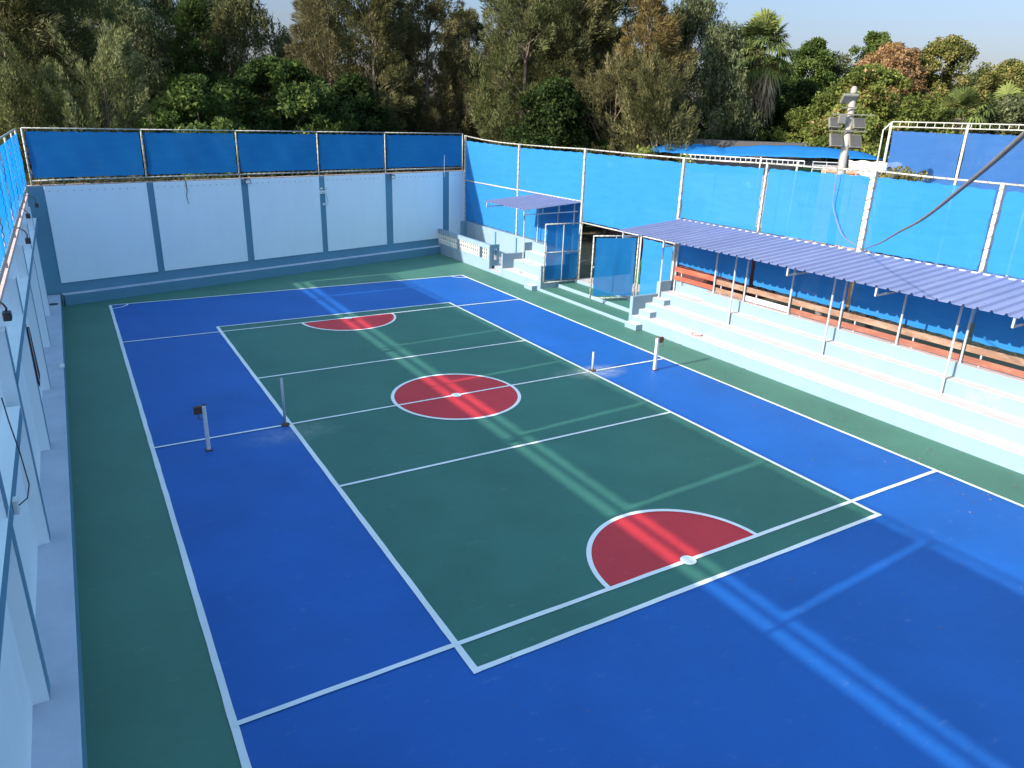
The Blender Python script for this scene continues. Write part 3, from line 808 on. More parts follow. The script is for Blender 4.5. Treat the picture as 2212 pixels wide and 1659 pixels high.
g = MB(); g.tube([fwxf(s+.10, .06, 3.07), fwxf(s+.22, .07, 3.03), fwxf(s+.25, .06, 3.2), fwxf(s+.2, .06, 3.42), fwxf(s+.17, .05, 3.5)], .006, 4); g.obj("cable", DARK, t)
g = MB(); sx = s_of(-4.07)
g.tube([fwxf(sx-.06, -.1, 4.55), fwxf(sx, .06, 4.36), fwxf(sx+.02, .06, 4.0), fwxf(sx-.03, .06, 3.75), fwxf(sx+.03, .055, 3.45)], [.02,.018,.016,.012,.008], 5)
tag(g.obj("hanging_strap", LACE), "dark dried vine strap hanging down the second white panel", "strap")
# socket and cable low on the left wall, near the camera
t = thing("wall_socket", "white socket box with black plugged cable on the near left wall", "socket", (-9.41, -7.3, 2.7))
g = MB(); g.box(-9.413, -9.36, -7.50, -7.36, 2.68, 2.86); g.obj("box", WPLAS, t, bevel=.01)
g = MB(); g.tube([(-9.36, -7.42, 2.76), (-9.27, -7.35, 2.80), (-9.24, -7.2, 2.90), (-9.30, -6.8, 3.15), (-9.36, -6.6, 3.5), (-9.40, -6.4, 3.75)], .008, 5); g.obj("cable", DARK, t)
# plank fixed along the left wall
t = thing("leaning_plank", "long dark red brown plank fixed upright on the left wall", "plank", (-9.40, .4, 1.9))
g = MB()
g.prism([(-9.420, 1.85), (-9.395, 1.75), (-9.355, 2.0), (-9.375, 3.0), (-9.42, 3.0)], .02, .10); g.obj("board", BROWNW, t)
g = MB(); g.tube([(-9.39, -.03, 3.0), (-9.38, -.05, 1.9)], .008, 5); g.obj("edge_trim", GREY, t)
# drain cover and bottle cap on the ledge
g = MB(); g.lathe((-9.35, 13.6, .421), [(.0,0),(.16,0),(.16,.01),(.0,.012)], 16)
tag(g.obj("drain_cover", DARK), "dark round drain cover on the far end of the left ledge", "drain cover")
g = MB(); g.box(-9.22, -9.10, 5.6, 5.95, .422, .45)
tag(g.obj("plastic_wrapper", WPLAS, bevel=.01), "small pale wrapper lying on the left ledge", "wrapper")

# ------------------------------------------------------------------ cable swooping in from the right
def bez(P, n=24):
    P = [Vector(p) for p in P]; out = []
    for i in range(n+1):
        t = i/n; q = [p.copy() for p in P]
        while len(q) > 1: q = [q[k]*(1-t)+q[k+1]*t for k in range(len(q)-1)]
        out.append(q[0])
    return out
def catmull(P, n=8):
    P = [Vector(p) for p in P]; P = [P[0]*2-P[1]]+P+[P[-1]*2-P[-2]]; out = []
    for i in range(1, len(P)-2):
        a, b, c, d = P[i-1:i+3]
        for k in range(n):
            t = k/n
            out.append(0.5*((2*b)+(-a+c)*t+(2*a-5*b+4*c-d)*t*t+(-a+3*b-3*c+d)*t*t*t))
    out.append(P[-2]); return out
g = MB(); g.tube(catmull([(12.9, -1.5, 6.75), (12.0, -1.9, 6.45), (10.98, -2.62, 6.13), (10.98, -2.66, 5.2), (10.98, -2.80, 4.80), (10.98, -3.18, 4.25), (11.0, -3.76, 3.99), (9.5, -4.82, 4.22), (8.1, -5.81, 4.43), (4.92, -8.04, 5.02), (1.99, -10.1, 5.57), (-0.4, -11.77, 6.05), (-2.5, -13.25, 6.47), (-4.07, -14.35, 6.84), (-5.19, -15.13, 7.12), (-6.3, -15.9, 7.45)]), .0115, 8, caps=False)
tag(g.obj("overhead_cable", RUBBER, smooth=True), "thick grey cable swooping from the light pole across the right fence", "cable")

# ------------------------------------------------------------------ floodlight pole
PX, PY = 12.86, -1.42
t = thing("floodlight_pole", "tall pale concrete pole with seven square floodlights behind the fence", "light pole", (PX, PY, 0))
g = MB(); g.tube([(PX+.08, PY-.1, 0), (PX, PY, 5.8), (PX-.02, PY+.05, 8.2)], [.155, .125, .095], 16); g.obj("pole", CONC, t, smooth=True)
g = MB(); g.lathe((PX-.02, PY+.05, 8.2), [(.095,0),(.10,.06),(.085,.16),(.05,.21),(.0,.22)], 12); g.obj("pole_cap", CONC, t, smooth=True)
vr = Vector((.86, -.51, 0)); vb = Vector((-.51, -.86, 0))     # along the picture, towards the court
def flood(o, z, w, h, tilt, face, back=False):
    c = Vector((PX-.05, PY+.06, z))+vr*o+vb*face
    ax = vr; n = (vb*math.cos(tilt)+Vector((0,0,-1))*math.sin(tilt)); u = n.cross(ax).normalized()
    def F(a, b, d): return tuple(c+ax*a+u*b+n*d)
    g = MB(); g.box(-w/2, w/2, -h/2, h/2, -.10, 0, xf=F); o_ = g.obj("floodlight", LAMPF, t, bevel=.012)
    g = MB(); g.box(-w/2+.03, w/2-.03, -h/2+.03, h/2-.03, .001, .008, xf=F)
    q = g.obj("lamp_glass", LAMPB if back else LAMPG, o_); q.matrix_parent_inverse = Matrix.Identity(4); q.parent = o_
    return o_
flood(-.10, 8.02, .46, .32, .75, .10)
flood(-.26, 7.45, .24, .26, .15, .24)
flood(-.44, 7.37, .38, .34, -.5, .16, True); flood(.30, 7.37, .38, .34, -.5, .16, True)
flood(-.33, 6.86, .38, .42, -.45, .18, True); flood(.27, 6.84, .38, .42, -.45, .18, True)
flood(.22, 6.22, .22, .40, -.3, -.15, True)
for z, a, b in ((7.14, -.1, .25), (7.80, -.32, .12), (7.12, -.60, .58), (7.60, -.6, .72)):
    c = Vector((PX-.05, PY+.06, z)); g = MB(); g.tube([c+vr*a+vb*.17, c+vr*b+vb*.17], .018, sq=True); g.obj("crossarm", LAMPF, t)

# ------------------------------------------------------------------ second court enclosure on the right
t = thing("windscreen_fence", "second faded blue mesh fence with ladder trussed top behind the light pole", "fence", (18.5, -1.5, 0))
E0 = Vector((17.62, .31, 0)); E1 = Vector((19.57, -3.17, 0)); ed = (E1-E0)
Pz = lambda k: E0+ed*k
for k in (0, .60, 1.16, 1.75):
    p = Pz(k); g = MB(); g.tube([(p.x, p.y, 0), (p.x, p.y, 7.46)], .045, 8); g.obj("post", PIPE, t, smooth=True)
g = MB()
for z in (7.49, 7.32):
    g.tube([Pz(0)+Vector((0,0,z)), Pz(1.8)+Vector((0,0,z))], .022, 6)
for i in range(27):
    p = Pz(i*1.8/26); g.tube([p+Vector((0,0,7.32)), p+Vector((0,0,7.49))], .014, 5)
g.obj("truss", PIPE, t)
g = MB(); p = Pz(-.03)+Vector((-.12, .05, 0)); g.tube([p, p+Vector((0,0,7.2)), Pz(0)+Vector((0,0,7.46))], .03, 6); g.obj("stay", PIPE, t)
for a, b in ((.02, .59), (.61, 1.15), (1.17, 1.74)):
    A, B = Pz(a), Pz(b); net_panel(t, A[:2], B[:2], .6, 7.20, .6, 7.15, NETR, nx=18)

# ------------------------------------------------------------------ tarp canopy and yard behind
t = thing("shade_tarp", "low wide blue arched tarpaulin shade beyond the right fence", "shade tarp", (25, 13, 0))
def tarp(A, B, zl, zr, zm, depth, n=22, pk=.4):
    g = MB(); A = Vector((*A, 0)); B = Vector((*B, 0)); d = B-A; nr = Vector((d.y, -d.x, 0)).normalized()*-1
    for i in range(n+1):
        t_ = i/n
        edge = zl+(zr-zl)*t_ - .03*abs(math.sin(t_*PI*6))
        top = edge+(zm)*(math.sin(PI*min(1, max(0, t_)))**.55)
        for j in range(9):
            q = j/8; p = A+d*t_+nr*depth*q
            z = edge+(top-edge)*math.sin(PI*q*.5+ .0) if q <= 1 else edge
            g.v.append((p.x, p.y, z+.02*math.sin(t_*37)))
    for i in range(n):
        for j in range(8):
            a = i*9+j; g.f.append((a, a+9, a+10, a+1)); g.m.append(0)
    o = g.obj("tarp_sheet", TARP, t, smooth=True); md = o.modifiers.new("thick", 'SOLIDIFY'); md.thickness = .02
tarp((21.05, 17.43), (24.95, 13.6), 5.72, 5.58, .50, 2.2)
tarp((23.2, 15.9), (29.6, 8.2), 5.62, 5.78, .55, 2.6)
for (x, y) in ((22.9, 15.75), (25.6, 13.0), (28.4, 9.7), (30.0, 12.0), (24.3, 18.3)):
    MB().tube([(x, y, 0), (x, y, 5.62)], .04, 8).obj("post", PIPE, t, smooth=True)
# stage truss lying white near tarp
t = thing("lattice_beam", "white lattice beam along the tarp just above the fence rail", "beam", (17, 13, 0))
g = MB(); A = Vector((18.2, 11.6, 5.62)); B = Vector((21.6, 6.9, 5.55)); dd = B-A
for z in (0, .19): g.tube([A+Vector((0,0,z)), B+Vector((0,0,z))], .022, 6)
for i in range(25): p = A+dd*(i/24); g.tube([p, p+Vector((0,0,.19))], .014, 5)
g.obj("lattice", WPLAS, t)
for k in (.05, .95):
    p = A+dd*k; MB().tube([(p.x, p.y, 0), (p.x, p.y, 5.7)], .05, 8).obj("post", PIPE, t, smooth=True)
t = thing("yard_shed", "long grey shed with green windows under the blue tarp", "shed", (28, 14, 0))
def obox(parent, name, m, A, B, depth, z0, z1):
    g = MB(); A = Vector((*A, 0)); B = Vector((*B, 0)); d = (B-A).normalized(); n = Vector((-d.y, d.x, 0)); L = (B-A).length
    g.box(0, L, 0, depth, z0, z1, xf=lambda a, b, c: tuple(A+d*a+n*b+Vector((0,0,c)))); return g.obj(name, m, parent)
obox(t, "wall", GREYW, (23.8, 17.5), (32.0, 8.2), 2.0, 0, 5.35)
obox(t, "roof", LAMPB, (24.3, 20.0), (32.5, 11.0), 2.5, 5.35, 6.35)
obox(t, "window", BINM, (28.0, 12.6), (30.2, 10.1), .1, 4.5, 5.2)
t = thing("brick_stack", "orange brick stack behind the light pole", "bricks", (21, 1, 0))
obox(t, "bricks", BRICK, (18.4, 3.5), (20.2, 1.1), 1.5, 0, 5.72)
t = thing("steel_rack", "thin dark steel rack in front of the brick stack", "rack", (18, 2, 0))
g = MB()
A = Vector((17.55, 3.3, 0)); B = Vector((18.9, 1.4, 0))
for k in (0, .22, .45, .7, 1):
    p = A+(B-A)*k; g.tube([p, p+Vector((0,0,5.95))], .02, 5)
for z in (5.65, 5.8, 5.93): g.tube([A+Vector((0,0,z)), B+Vector((0,0,z))], .018, 5)
g.obj("frame", GREY, t)
# white sheet draped over scaffold
g = MB(); A = Vector((18.0, 2.3, 0)); B = Vector((19.3, .6, 0)); n = 16
for i in range(n+1):
    q = i/n
    for j in range(7):
        w = j/6; p = A+(B-A)*q
        lo = 5.95-(.15+.95*min(1, q*1.3)) 
        g.v.append((p.x+.25*w+.05*math.sin(q*17), p.y-.15*w, 6.05-(6.05-lo)*w+.03*math.sin(q*23+w*5)))
for i in range(n):
    for j in range(6): a = i*7+j; g.f.append((a, a+7, a+8, a+1)); g.m.append(0)
o = g.obj("draped_sheet", CLOTH, smooth=True); md = o.modifiers.new("thick", 'SOLIDIFY'); md.thickness = .02
tag(o, "bright white sheet draped beside the second blue fence", "sheet")
# green bin seen in the gate gap; the dark hut is added for its shade
t = thing("wheelie_bin", "green plastic bin in the shade beyond the gate gap", "bin", (13.2, 8.2, .41))
g = MB(); g.box(13.0, 13.5, 7.9, 8.5, .41, 1.35); g.obj("body", BINM, t, bevel=.03)
g = MB(); g.box(12.97, 13.53, 7.87, 8.53, 1.352, 1.42); g.obj("lid", BINM, t, bevel=.02)
t = thing("added_dark_hut", "added dark hut shape standing in for the shade beyond the gate gap", "hut", (17, 8, 0))
obox(t, "wall", BROWNW, (15.6, 13.5), (15.6, 5.0), 3.0, 0, 2.7); obox(t, "roof", GREYW, (15.2, 13.8), (15.2, 4.8), 3.6, 2.7, 2.85)

# ------------------------------------------------------------------ trees
def crown_centres(rng, n, R, zb, zt, style, cx=0, cy=0):
    out = []; ph = rng.uniform(0, 6.28, 6); k = rng.uniform(.6, 1.4, 4)
    H = zt-zb
    while len(out) < n:
        t = rng.random(); a = rng.uniform(0, 2*PI)
        if style == 'cone': pr = (1-t)**.75*1.15+.05
        elif style == 'wide': pr = (1-t**3.2)**.5
        elif style == 'dome': pr = math.sqrt(max(0, 1-(t*1.02)**2.6)) * (0.85+.15*t)
        else: pr = (math.sin(PI*min(1, (t*.86+.12)))**.6)
        lob = 1+.22*math.sin(a*2+ph[0]+t*5*k[0])+.18*math.sin(a*3+ph[1]-t*9*k[1])+.15*math.sin(t*17*k[2]+ph[2]+a)
        r = R*pr*max(.2, lob)*math.sqrt(rng.uniform(.12, 1))
        # gaps
        x, y, z = r*math.cos(a), r*math.sin(a), zb+H*t
        gp = math.sin(x*1.7/R*2+ph[3])+math.sin(y*1.9/R*2+ph[4])+math.sin(z*1.3+ph[5])
        if gp > 1.35 and rng.random() < .85: continue
        out.append((cx+x, cy+y, z))
    return np.array(out)
def unit(v): return v/(np.linalg.norm(v, axis=-1, keepdims=True)+1e-9)
def crown_mesh(rng, C_, kind, m, L, W, cr, axis0=(0,0)):
    """m leaves in each clump round the centres C_"""
    n = len(C_); base = np.repeat(C_, m, 0); N_ = n*m
    tint_c = np.repeat(rng.uniform(.12, .88, n), m)
    rad = C_.copy(); rad[:, 0] -= axis0[0]; rad[:, 1] -= axis0[1]; rad[:, 2] = 0; rad = unit(rad)
    if kind in ('brush', 'plume'):
        up_ = .75 if kind == 'brush' else 1.3
        ax = unit(rad*rng.uniform(.2, 1.0, (n,1))+np.array([0,0,up_])+rng.normal(0, .32, (n,3)))
        ln = rng.uniform(.6, 1.5, n)*cr*(1.5 if kind == 'brush' else 2.6)
        s = rng.random(N_)**.8
        axr = np.repeat(ax, m, 0); lnr = np.repeat(ln, m)
        rv = rng.normal(size=(N_,3)); rv -= axr*np.sum(rv*axr, 1, keepdims=True); rv = unit(rv)
        rr = cr*(.72 if kind == 'brush' else .55)*(1-s**1.6)**.6*np.sqrt(rng.random(N_))
        P = base+axr*(s*lnr)[:, None]+rv*rr[:, None]
        d = unit(axr*1.0+rv*rng.uniform(.2, .9, (N_,1)))
    elif kind == 'droop':
        off = rng.normal(0, .42, (N_,3))*cr
        down = rng.random(N_)**1.5*cr*1.5
        st = np.repeat(rng.normal(0, .5, (n*max(1, m//14), 3))*cr, 14, 0)[:N_]
        if len(st) < N_: st = np.vstack([st, st[:N_-len(st)]])
        st[:, 2] *= .4
        P = base+st+off*.25; P[:, 2] -= down
        d = unit(np.array([0,0,-.9])+rng.normal(0, .6, (N_,3)))
    else:
        v = unit(rng.normal(size=(N_,3))); P = base+v*(cr*rng.random(N_)**.45)[:, None]*np.array([1,1,.8])
        d = unit(rng.normal(size=(N_,3)))
    l = L*rng.uniform(.6, 1.25, N_); w = W*rng.uniform(.6, 1.25, N_)
    e = unit(np.cross(d, rng.normal(size=(N_,3))))
    if kind == 'leafy' or kind == 'droop':
        V = np.stack([P-d*l[:,None]/2, P+e*w[:,None]/2, P+d*l[:,None]/2, P-e*w[:,None]/2], 1).reshape(-1, 3); F = np.arange(N_*4).reshape(-1, 4)
    else:
        V = np.stack([P-e*w[:,None]/2, P+e*w[:,None]/2, P+d*l[:,None]], 1).reshape(-1, 3); F = np.arange(N_*3).reshape(-1, 3)
    T = tint_c*.75+rng.uniform(0, .35, N_)-.05
    return V, F, T
def tree(name, label, cat, x, y, ztop, R, kind, material, seed, zb=1.5, n=150, m=110, L=.3, W=.07, cr=.7, style='mid', bark=BARK, lean=0, group=None, extra=None):
    rng = np.random.default_rng(seed)
    t = thing(name, label, cat, (x, y, -.05), group)
    ztop = ztop-cr*.6
    C_ = crown_centres(rng, n, R, zb, ztop, style, x, y)
    C_[:, 0] += lean*(C_[:, 2]-zb)/max(1, ztop-zb)
    V, F, T = crown_mesh(rng, C_, kind, m, L, W, cr, (x, y))
    np_obj("crown", V, F, T, material, t)
    if extra:
        mm, frac, sel = extra
        k = [i for i in range(len(C_)) if sel(C_[i], rng)]
        if k:
            V, F, T = crown_mesh(rng, C_[k], kind, int(m*frac), L, W, cr*1.1, (x, y)); np_obj("dry_foliage", V, F, T, mm, t)
    g = MB(); r0 = max(.09, ztop*.013)
    top = zb+(ztop-zb)*.85
    g.tube([(x, y, -.05), (x+.15*math.sin(seed), y+.1, zb+.2), (x+lean*.4, y, (zb+top)/2), (x+lean*.85, y, top)], [r0*1.4, r0, r0*.6, r0*.15], 7, caps=False)
    for i in rng.choice(len(C_), min(len(C_), 22), replace=False):
        c = C_[i]; z0 = max(zb*.6, c[2]-rng.uniform(.8, 2.6)); f = min(1, max(0, (z0-zb)/max(.1, ztop-zb)))
        a = Vector((x+lean*f*.8, y, z0)); b = Vector(c); mid = (a+b)/2+Vector((0, 0, -.15))
        g.tube([a, mid, b], [r0*.38, r0*.25, r0*.10], 5, caps=False)
    g.obj("trunk", bark, t, smooth=True)
    return t
#TREES#
TREES = [
('pine_tree','tall dark olive pine cut by the left edge of the photo','pine',-10.1,30.2,14.2,2.77,'brush',F_OLIVE,'mid'),
('pine_tree','tall shaded pine second from the left edge','pine',-7.5,33.0,14.6,3.05,'brush',F_GREYG,'mid'),
('young_pine','bushy grey green young pine with upright plumes above the left far panel','young pine',-6.3,26.3,9.6,2.07,'plume',F_PLUME,'dome'),
('young_pine','soft low pine behind the far left fence corner','young pine',-9.4,26.3,8.7,1.88,'plume',F_GREYG,'dome'),
('gum_tree','dark drooping gum tree above the plumed young pine','gum tree',-3.5,38.5,14.9,3.24,'droop',F_EUC,'mid'),
('conifer','pointed dark conifer left of the big leafy hump','conifer',-0.3,36.7,13.4,1.63,'brush',F_DARK,'cone'),
('gum_tree','tall drooping gum tree left of the open sky notch','gum tree',3.0,39.0,15.4,3.16,'droop',F_OLIVE,'mid'),
('broadleaf_tree','widest dark green leafy tree forming a hump above the middle fence panels','tree',3.1,28.9,10.1,4.77,'leafy',F_DARK,'dome'),
('broadleaf_tree','lower leafy tree with twiggy light clumps above the second fence panel','tree',-1.7,25.8,8.8,2.84,'leafy',F_MID,'dome'),
('gum_tree','low drooping gum tree right under the open sky notch','gum tree',5.9,38.3,12.6,2.07,'droop',F_EUC,'dome'),
('pine_tree','tan tinged pine just right of the open sky notch','pine',8.0,34.8,16.4,2.33,'brush',F_TAN,'mid'),
('pine_tree','thin crowned olive pine with sky gaps left of the middle','pine',10.2,32.5,16.4,1.85,'brush',F_OLIVE,'mid'),
('pine_tree','tan pine with bare branches and sky gaps near the photo centre left','pine',14.4,33.4,16.5,2.23,'brush',F_TAN,'mid'),
('pine_tree','lower distant pine with spiky tops under the central sky patch','pine',20.6,38.7,14.8,3.34,'brush',F_OLIVE,'cone'),
('young_pine','tan plumed pine above the far right fence corner','young pine',16.6,32.4,10.4,2.48,'plume',F_TAN,'dome'),
('pine_tree','big grey green pine right of the central sky patch','pine',18.2,27.0,16.6,2.67,'brush',F_GREYG,'mid'),
('pine_tree','tallest olive pine above the small canopy','pine',21.5,26.6,17.1,2.74,'brush',F_OLIVE,'mid'),
('broadleaf_tree','dark green leafy tree low behind the small canopy','tree',18.5,23.1,9.7,3.26,'leafy',F_DEEP,'dome'),
('pine_tree','olive pine behind the golden one','pine',24.7,26.0,17.2,2.31,'brush',F_OLIVE,'mid'),
('pine_tree','golden brown pine with dead looking foliage','pine',24.6,22.5,14.5,1.73,'brush',F_GOLD,'mid'),
('young_pine','dull brown low pine above the second bay of the right fence','young pine',21.2,21.2,10.2,2.61,'plume',F_TAN,'dome'),
('young_pine','dark low pine left of the blue tarp','young pine',22.8,18.4,9.8,2.08,'plume',F_OLIVE,'dome'),
('gum_tree','large grey green gum tree left of the fan palm','gum tree',32.2,27.1,16.4,3.45,'droop',F_EUC,'mid'),
('gum_tree','narrower gum tree shoulder sloping toward the palm','gum tree',31.3,22.8,14.1,1.71,'droop',F_EUC,'mid'),
('gum_tree','small gum tree with pale bare trunks above the blue tarp','gum tree',35.1,24.5,10.0,1.87,'droop',F_EUC,'dome'),
('broadleaf_tree','distant tree peeking out left of the fan palm','tree',48.6,36.7,15.3,2.70,'leafy',F_MID,'dome'),
('broadleaf_tree','distant tree just right of the fan palm crown','tree',54.5,33.8,15.3,3.27,'leafy',F_MID,'dome'),
('broadleaf_tree','deep green shaded tree behind the palm trunk','tree',42.1,24.4,10.8,3.59,'leafy',F_DEEP,'dome'),
('broadleaf_tree','small distant tree left of the rusty crown','tree',58.0,33.5,14.4,2.35,'leafy',F_EUC,'dome'),
('broadleaf_tree','wide yellow green tree behind the light pole','tree',39.5,17.0,11.4,4.87,'leafy',F_LIGHT,'dome'),
('broadleaf_tree','rusty orange leaved tree on the right','tree',51.1,23.2,14.0,4.11,'leafy',F_RED,'dome'),
('broadleaf_tree','distant green top poking above the rusty tree','tree',62.1,32.3,16.4,2.81,'leafy',F_MID,'dome'),
('broadleaf_tree','tall rounded yellowing tree right of the rusty one','tree',56.5,21.8,14.8,3.72,'leafy',F_YEL,'dome'),
('broadleaf_tree','yellowish tree at the right edge of the photo','tree',61.1,18.8,13.2,4.08,'leafy',F_YEL,'dome'),
('leafy_bush','bright yellow green bush directly behind the light pole base','bush',31.6,12.4,8.6,2.53,'leafy',F_LIGHT,'dome'),
('leafy_bush','dull green bush at the right edge above the second enclosure','bush',49.7,12.5,9.9,2.84,'leafy',F_EUC,'dome'),
('young_pine','dark low pine right of the wide leafy hump','young pine',12.8,34.1,8.6,2.66,'plume',F_OLIVE,'dome'),
('leafy_bush','dark bush behind the blue tarp left end','bush',35.4,26.0,9.1,2.70,'leafy',F_DEEP,'dome'),
('leafy_bush','green bush above the left end of the second enclosure','bush',43.6,15.5,9.3,3.21,'leafy',F_LIGHT,'dome'),
('leafy_bush','dark bush between the leafy hump and the thin pines','bush',8.3,30.5,9.6,2.22,'leafy',F_DEEP,'dome'),
('young_pine','dark low pine directly above the corner of the two fences','young pine',19.2,31.0,9.3,2.50,'plume',F_OLIVE,'dome'),
('gum_tree','shadowy gum tree far behind the central pines','gum tree',28.5,44.0,14.1,4.97,'droop',F_EUC,'dome'),
('gum_tree','shadowy gum tree far behind the left pines','gum tree',-6.3,51.5,12.6,5.67,'droop',F_OLIVE,'mid'),
('gum_tree','shadowy gum tree far behind the golden pine','gum tree',37.5,37.6,13.2,4.93,'droop',F_OLIVE,'dome'),
('gum_tree','shadowy tall gum tree filling the view behind the leftmost pines','gum tree',-8.2,50.1,16.7,3.89,'droop',F_OLIVE,'mid'),
('pine_tree','shaded pine deep behind the plumed young pine','pine',-4.7,48.6,16.3,3.58,'brush',F_GREYG,'mid'),
('gum_tree','shaded gum tree left of the first small sky gap','gum tree',-0.5,49.6,16.1,2.08,'droop',F_EUC,'mid'),
('pine_tree','shaded pine behind the left slope of the leafy hump','pine',3.2,47.7,16.2,2.28,'brush',F_OLIVE,'mid'),
('gum_tree','shaded gum tree behind the tan tinged pine','gum tree',11.4,47.1,17.7,2.21,'droop',F_EUC,'mid'),
('pine_tree','shaded pine between the thin olive and the tan pine','pine',16.1,42.4,16.9,1.96,'brush',F_OLIVE,'mid'),
('pine_tree','shaded pine behind the gap between the two big central pines','pine',27.0,38.3,18.3,3.23,'brush',F_GREYG,'mid'),
('pine_tree','shaded pine filling behind the tallest central pine','pine',30.3,36.0,18.3,2.82,'brush',F_OLIVE,'mid'),
('gum_tree','shaded gum tree between the golden pine and the large gum','gum tree',34.9,32.3,15.8,2.42,'droop',F_EUC,'mid'),
('broadleaf_tree','distant round green tree directly behind the fan palm','tree',56.1,40.0,14.2,4.75,'leafy',F_MID,'dome'),
('broadleaf_tree','distant dull tree filling between the palm and the rusty crown','tree',61.2,33.6,12.5,4.62,'leafy',F_EUC,'dome'),
('broadleaf_tree','distant dull green tree between the two yellowing trees','tree',67.1,24.2,12.9,4.32,'leafy',F_EUC,'dome'),
('broadleaf_tree','green tree between the rusty crown and the tall yellowing tree','tree',57.8,24.7,12.4,3.55,'leafy',F_MID,'dome'),
('broadleaf_tree','leafy tree on the right slope of the big hump','tree',5.1,32.7,9.7,2.54,'leafy',F_MID,'dome'),
]
for i, (nm, lb, ct, x, y, zt, R, kd, mt, st) in enumerate(TREES):
    zb = 1.0 if st == 'dome' else 3.0
    area = R*(zt-zb)
    if kd == 'leafy': st = 'wide'
    if kd == 'leafy': P = dict(n=int(60+area*8.0), m=115, L=.25, W=.14, cr=.60)
    elif kd == 'droop': P = dict(n=int(50+area*4.0), m=180, L=.30, W=.07, cr=.75)
    elif kd == 'plume': P = dict(n=int(50+area*5.0), m=210, L=.21, W=.055, cr=.66)
    else: P = dict(n=int(60+area*5.5), m=200, L=.26, W=.062, cr=.78)
    ex = None
    if mt in (F_OLIVE, F_GREYG) and kd in ('brush',): ex = (F_TAN, .8, lambda c, r: r.random() < .13)
    if mt is F_DARK and kd == 'leafy' and R > 2.2: ex = (F_LIGHT, .35, lambda c, r: r.random() < .25)
    if mt is F_LIGHT: ex = (F_RED, .35, lambda c, r: r.random() < .12)
    tree(nm, lb, ct, x, y, zt, R, kd, mt, 100+i*7, zb=zb, style=st, bark=BARKP if 'pale' in lb else BARK, lean=random.Random(i).uniform(-.5, .5), extra=ex, **P)

# ------------------------------------------------------------------ palms
def fan_leaf(rng, base, dirv, size, blades, droop, V, F, T, tint):
    """petiole plus a pleated fan of pointed blades"""
    d = dirv/np.linalg.norm(dirv); side = np.cross(d, [0,0,1.0]); side = side/(np.linalg.norm(side)+1e-6); up = np.cross(side, d)
    hub = base+d*size*.85
    k = len(V); V += [base-side*.02, base+side*.02, hub+side*.02, hub-side*.02]; F.append((k, k+1, k+2, k+3)); T.append(tint)
    for b in range(blades):
        a = (b/(blades-1)-.5)*3.6
        bd = d*math.cos(a)+side*math.sin(a)
        ln = size*(.72-.18*abs(a)/1.8)*rng.uniform(.85, 1.1)
        w = size*.045
        p1 = hub+bd*ln*.55+up*.04*((b % 2)*2-1); p2 = hub+bd*ln-np.array([0,0,1])*droop*ln*rng.uniform(.3, .8)
        q = np.cross(bd, up); q = q/(np.linalg.norm(q)+1e-6)
        k = len(V); V += [hub, p1+q*w, p2, p1-q*w]; F.append((k, k+1, k+2, k+3)); T.append(tint+rng.uniform(-.15, .15))
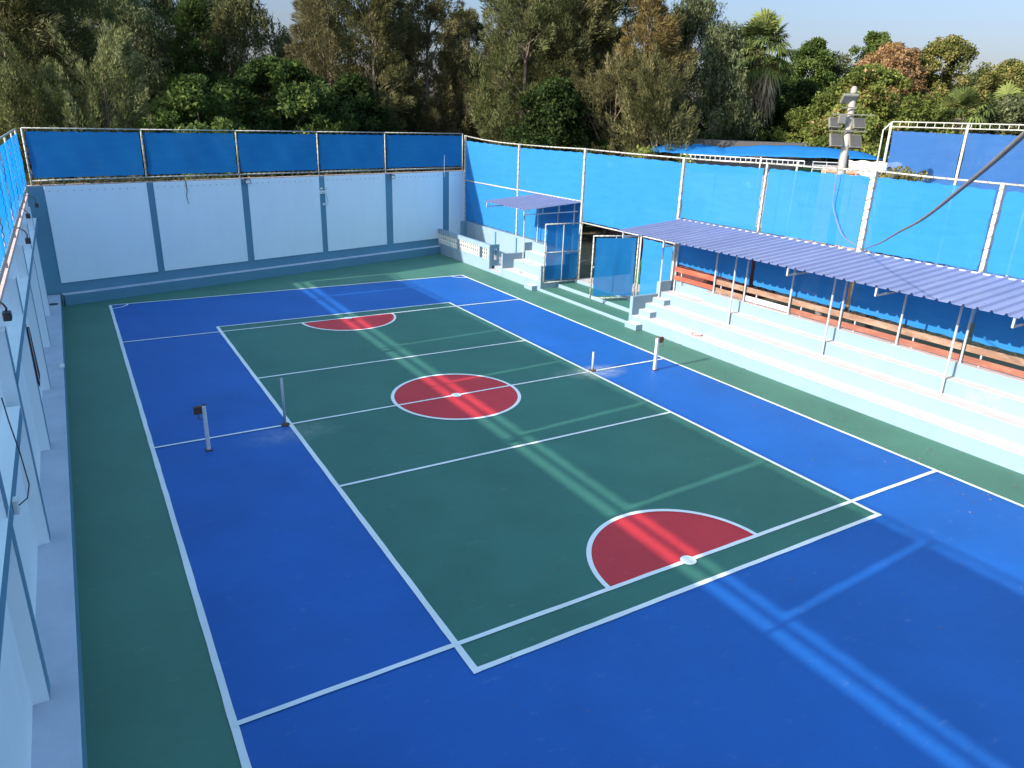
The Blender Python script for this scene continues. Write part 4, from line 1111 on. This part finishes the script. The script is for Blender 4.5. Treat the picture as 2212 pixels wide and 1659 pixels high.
def palm(label, x, y, zc, size, nf, skirt, seed, name='fan_palm'):
    rng = np.random.default_rng(seed)
    t = thing(name, label, "palm", (x, y, -.05))
    g = MB(); pts = [(x, y, -.05), (x+.1, y, zc*.5), (x, y, zc)]
    g.tube(pts, [.32, .24, .26], 10); g.obj("trunk", BARK, t, smooth=True)
    V, F, T = [], [], []
    for i in range(nf):
        el = rng.uniform(-1.0, 1.4); a = rng.uniform(0, 2*PI)
        dv = np.array([math.cos(a)*math.cos(el), math.sin(a)*math.cos(el), math.sin(el)])
        fan_leaf(rng, np.array([x, y, zc+rng.uniform(-.3, .3)]), dv, size*rng.uniform(.75, 1.15), 19, .75 if el < .5 else .35, V, F, T, rng.uniform(.2, .9))
    np_obj("fronds", np.array(V), np.array(F), np.array(T), F_PALM, t)
    if skirt:
        V, F, T = [], [], []
        for i in range(130):
            f = rng.random(); a = rng.uniform(0, 2*PI); z = zc+.1-f*skirt*.6
            dv = np.array([math.cos(a)*.75*(1.2-f*.5), math.sin(a)*.75*(1.2-f*.5), -1.0])
            fan_leaf(rng, np.array([x+math.cos(a)*.35, y+math.sin(a)*.35, z]), dv, size*rng.uniform(.6, .95), 9, .8, V, F, T, rng.uniform(.1, .95))
        np_obj("dead_skirt", np.array(V), np.array(F), np.array(T), F_SKIRT, t)
    return t
palm("tall fan palm with a shaggy dead skirt rising above the trees", 37.50, 24.90, 12.6, 1.9, 60, 5.0, 11)
palm("low fan palm cluster left of its twin above the second enclosure", 46.2, 14.0, 8.2, 1.6, 40, 1.6, 12)
palm("low fan palm nearest the right edge above the second enclosure", 50.4, 13.4, 8.2, 1.6, 36, 1.4, 13)
# sprigs above the right fence
def sprig(label, x, y, z, R, n, mt, seed):
    rng = np.random.default_rng(seed); t = thing("shrub", label, "shrub", (x, y, -.05))
    C_ = np.array([[x+rng.normal(0, R*.55), y+rng.normal(0, R*.55), z-abs(rng.normal(0, R*.5))] for _ in range(n)])
    V, F, T = crown_mesh(rng, C_, 'leafy', 26, .15, .08, .22, (x, y)); np_obj("leaves", V, F, T, mt, t)
    g = MB()
    for c in C_: g.tube([(x, y, -.05), ((x+c[0])/2, (y+c[1])/2, z*.6), tuple(c)], [.04, .025, .01], 5, caps=False)
    g.obj("stems", BARK, t)
sprig("bright leafy shrub tips just above the right fence near the small canopy", 12.9, 8.2, 6.15, .55, 16, F_LIGHT, 21)
sprig("bright leafy shrub tip right of the other, above the fence rail", 13.3, 5.9, 5.95, .38, 8, F_LIGHT, 22)
sprig("yellowish spiky shrub seen in front of the second blue enclosure", 15.2, -1.9, 5.95, .75, 30, F_YEL, 23)
# wood far behind that closes the view under the crowns
rng = np.random.default_rng(77)
cs = []
for i in range(1500):
    f = rng.random(); x = -32+f*122+rng.normal(0, 2); y = 55-f*26+rng.uniform(0, 12)
    cs.append((x, y, rng.uniform(0.3, 6.8)+1.2*math.sin(x*.35)))
V, F, T = crown_mesh(rng, np.array(cs), 'leafy', 70, .55, .32, 1.5)
tag(np_obj("distant_wood", V, F, T, F_DARK), "dark mass of undergrowth closing the view behind all the trees", "wood", kind="stuff")
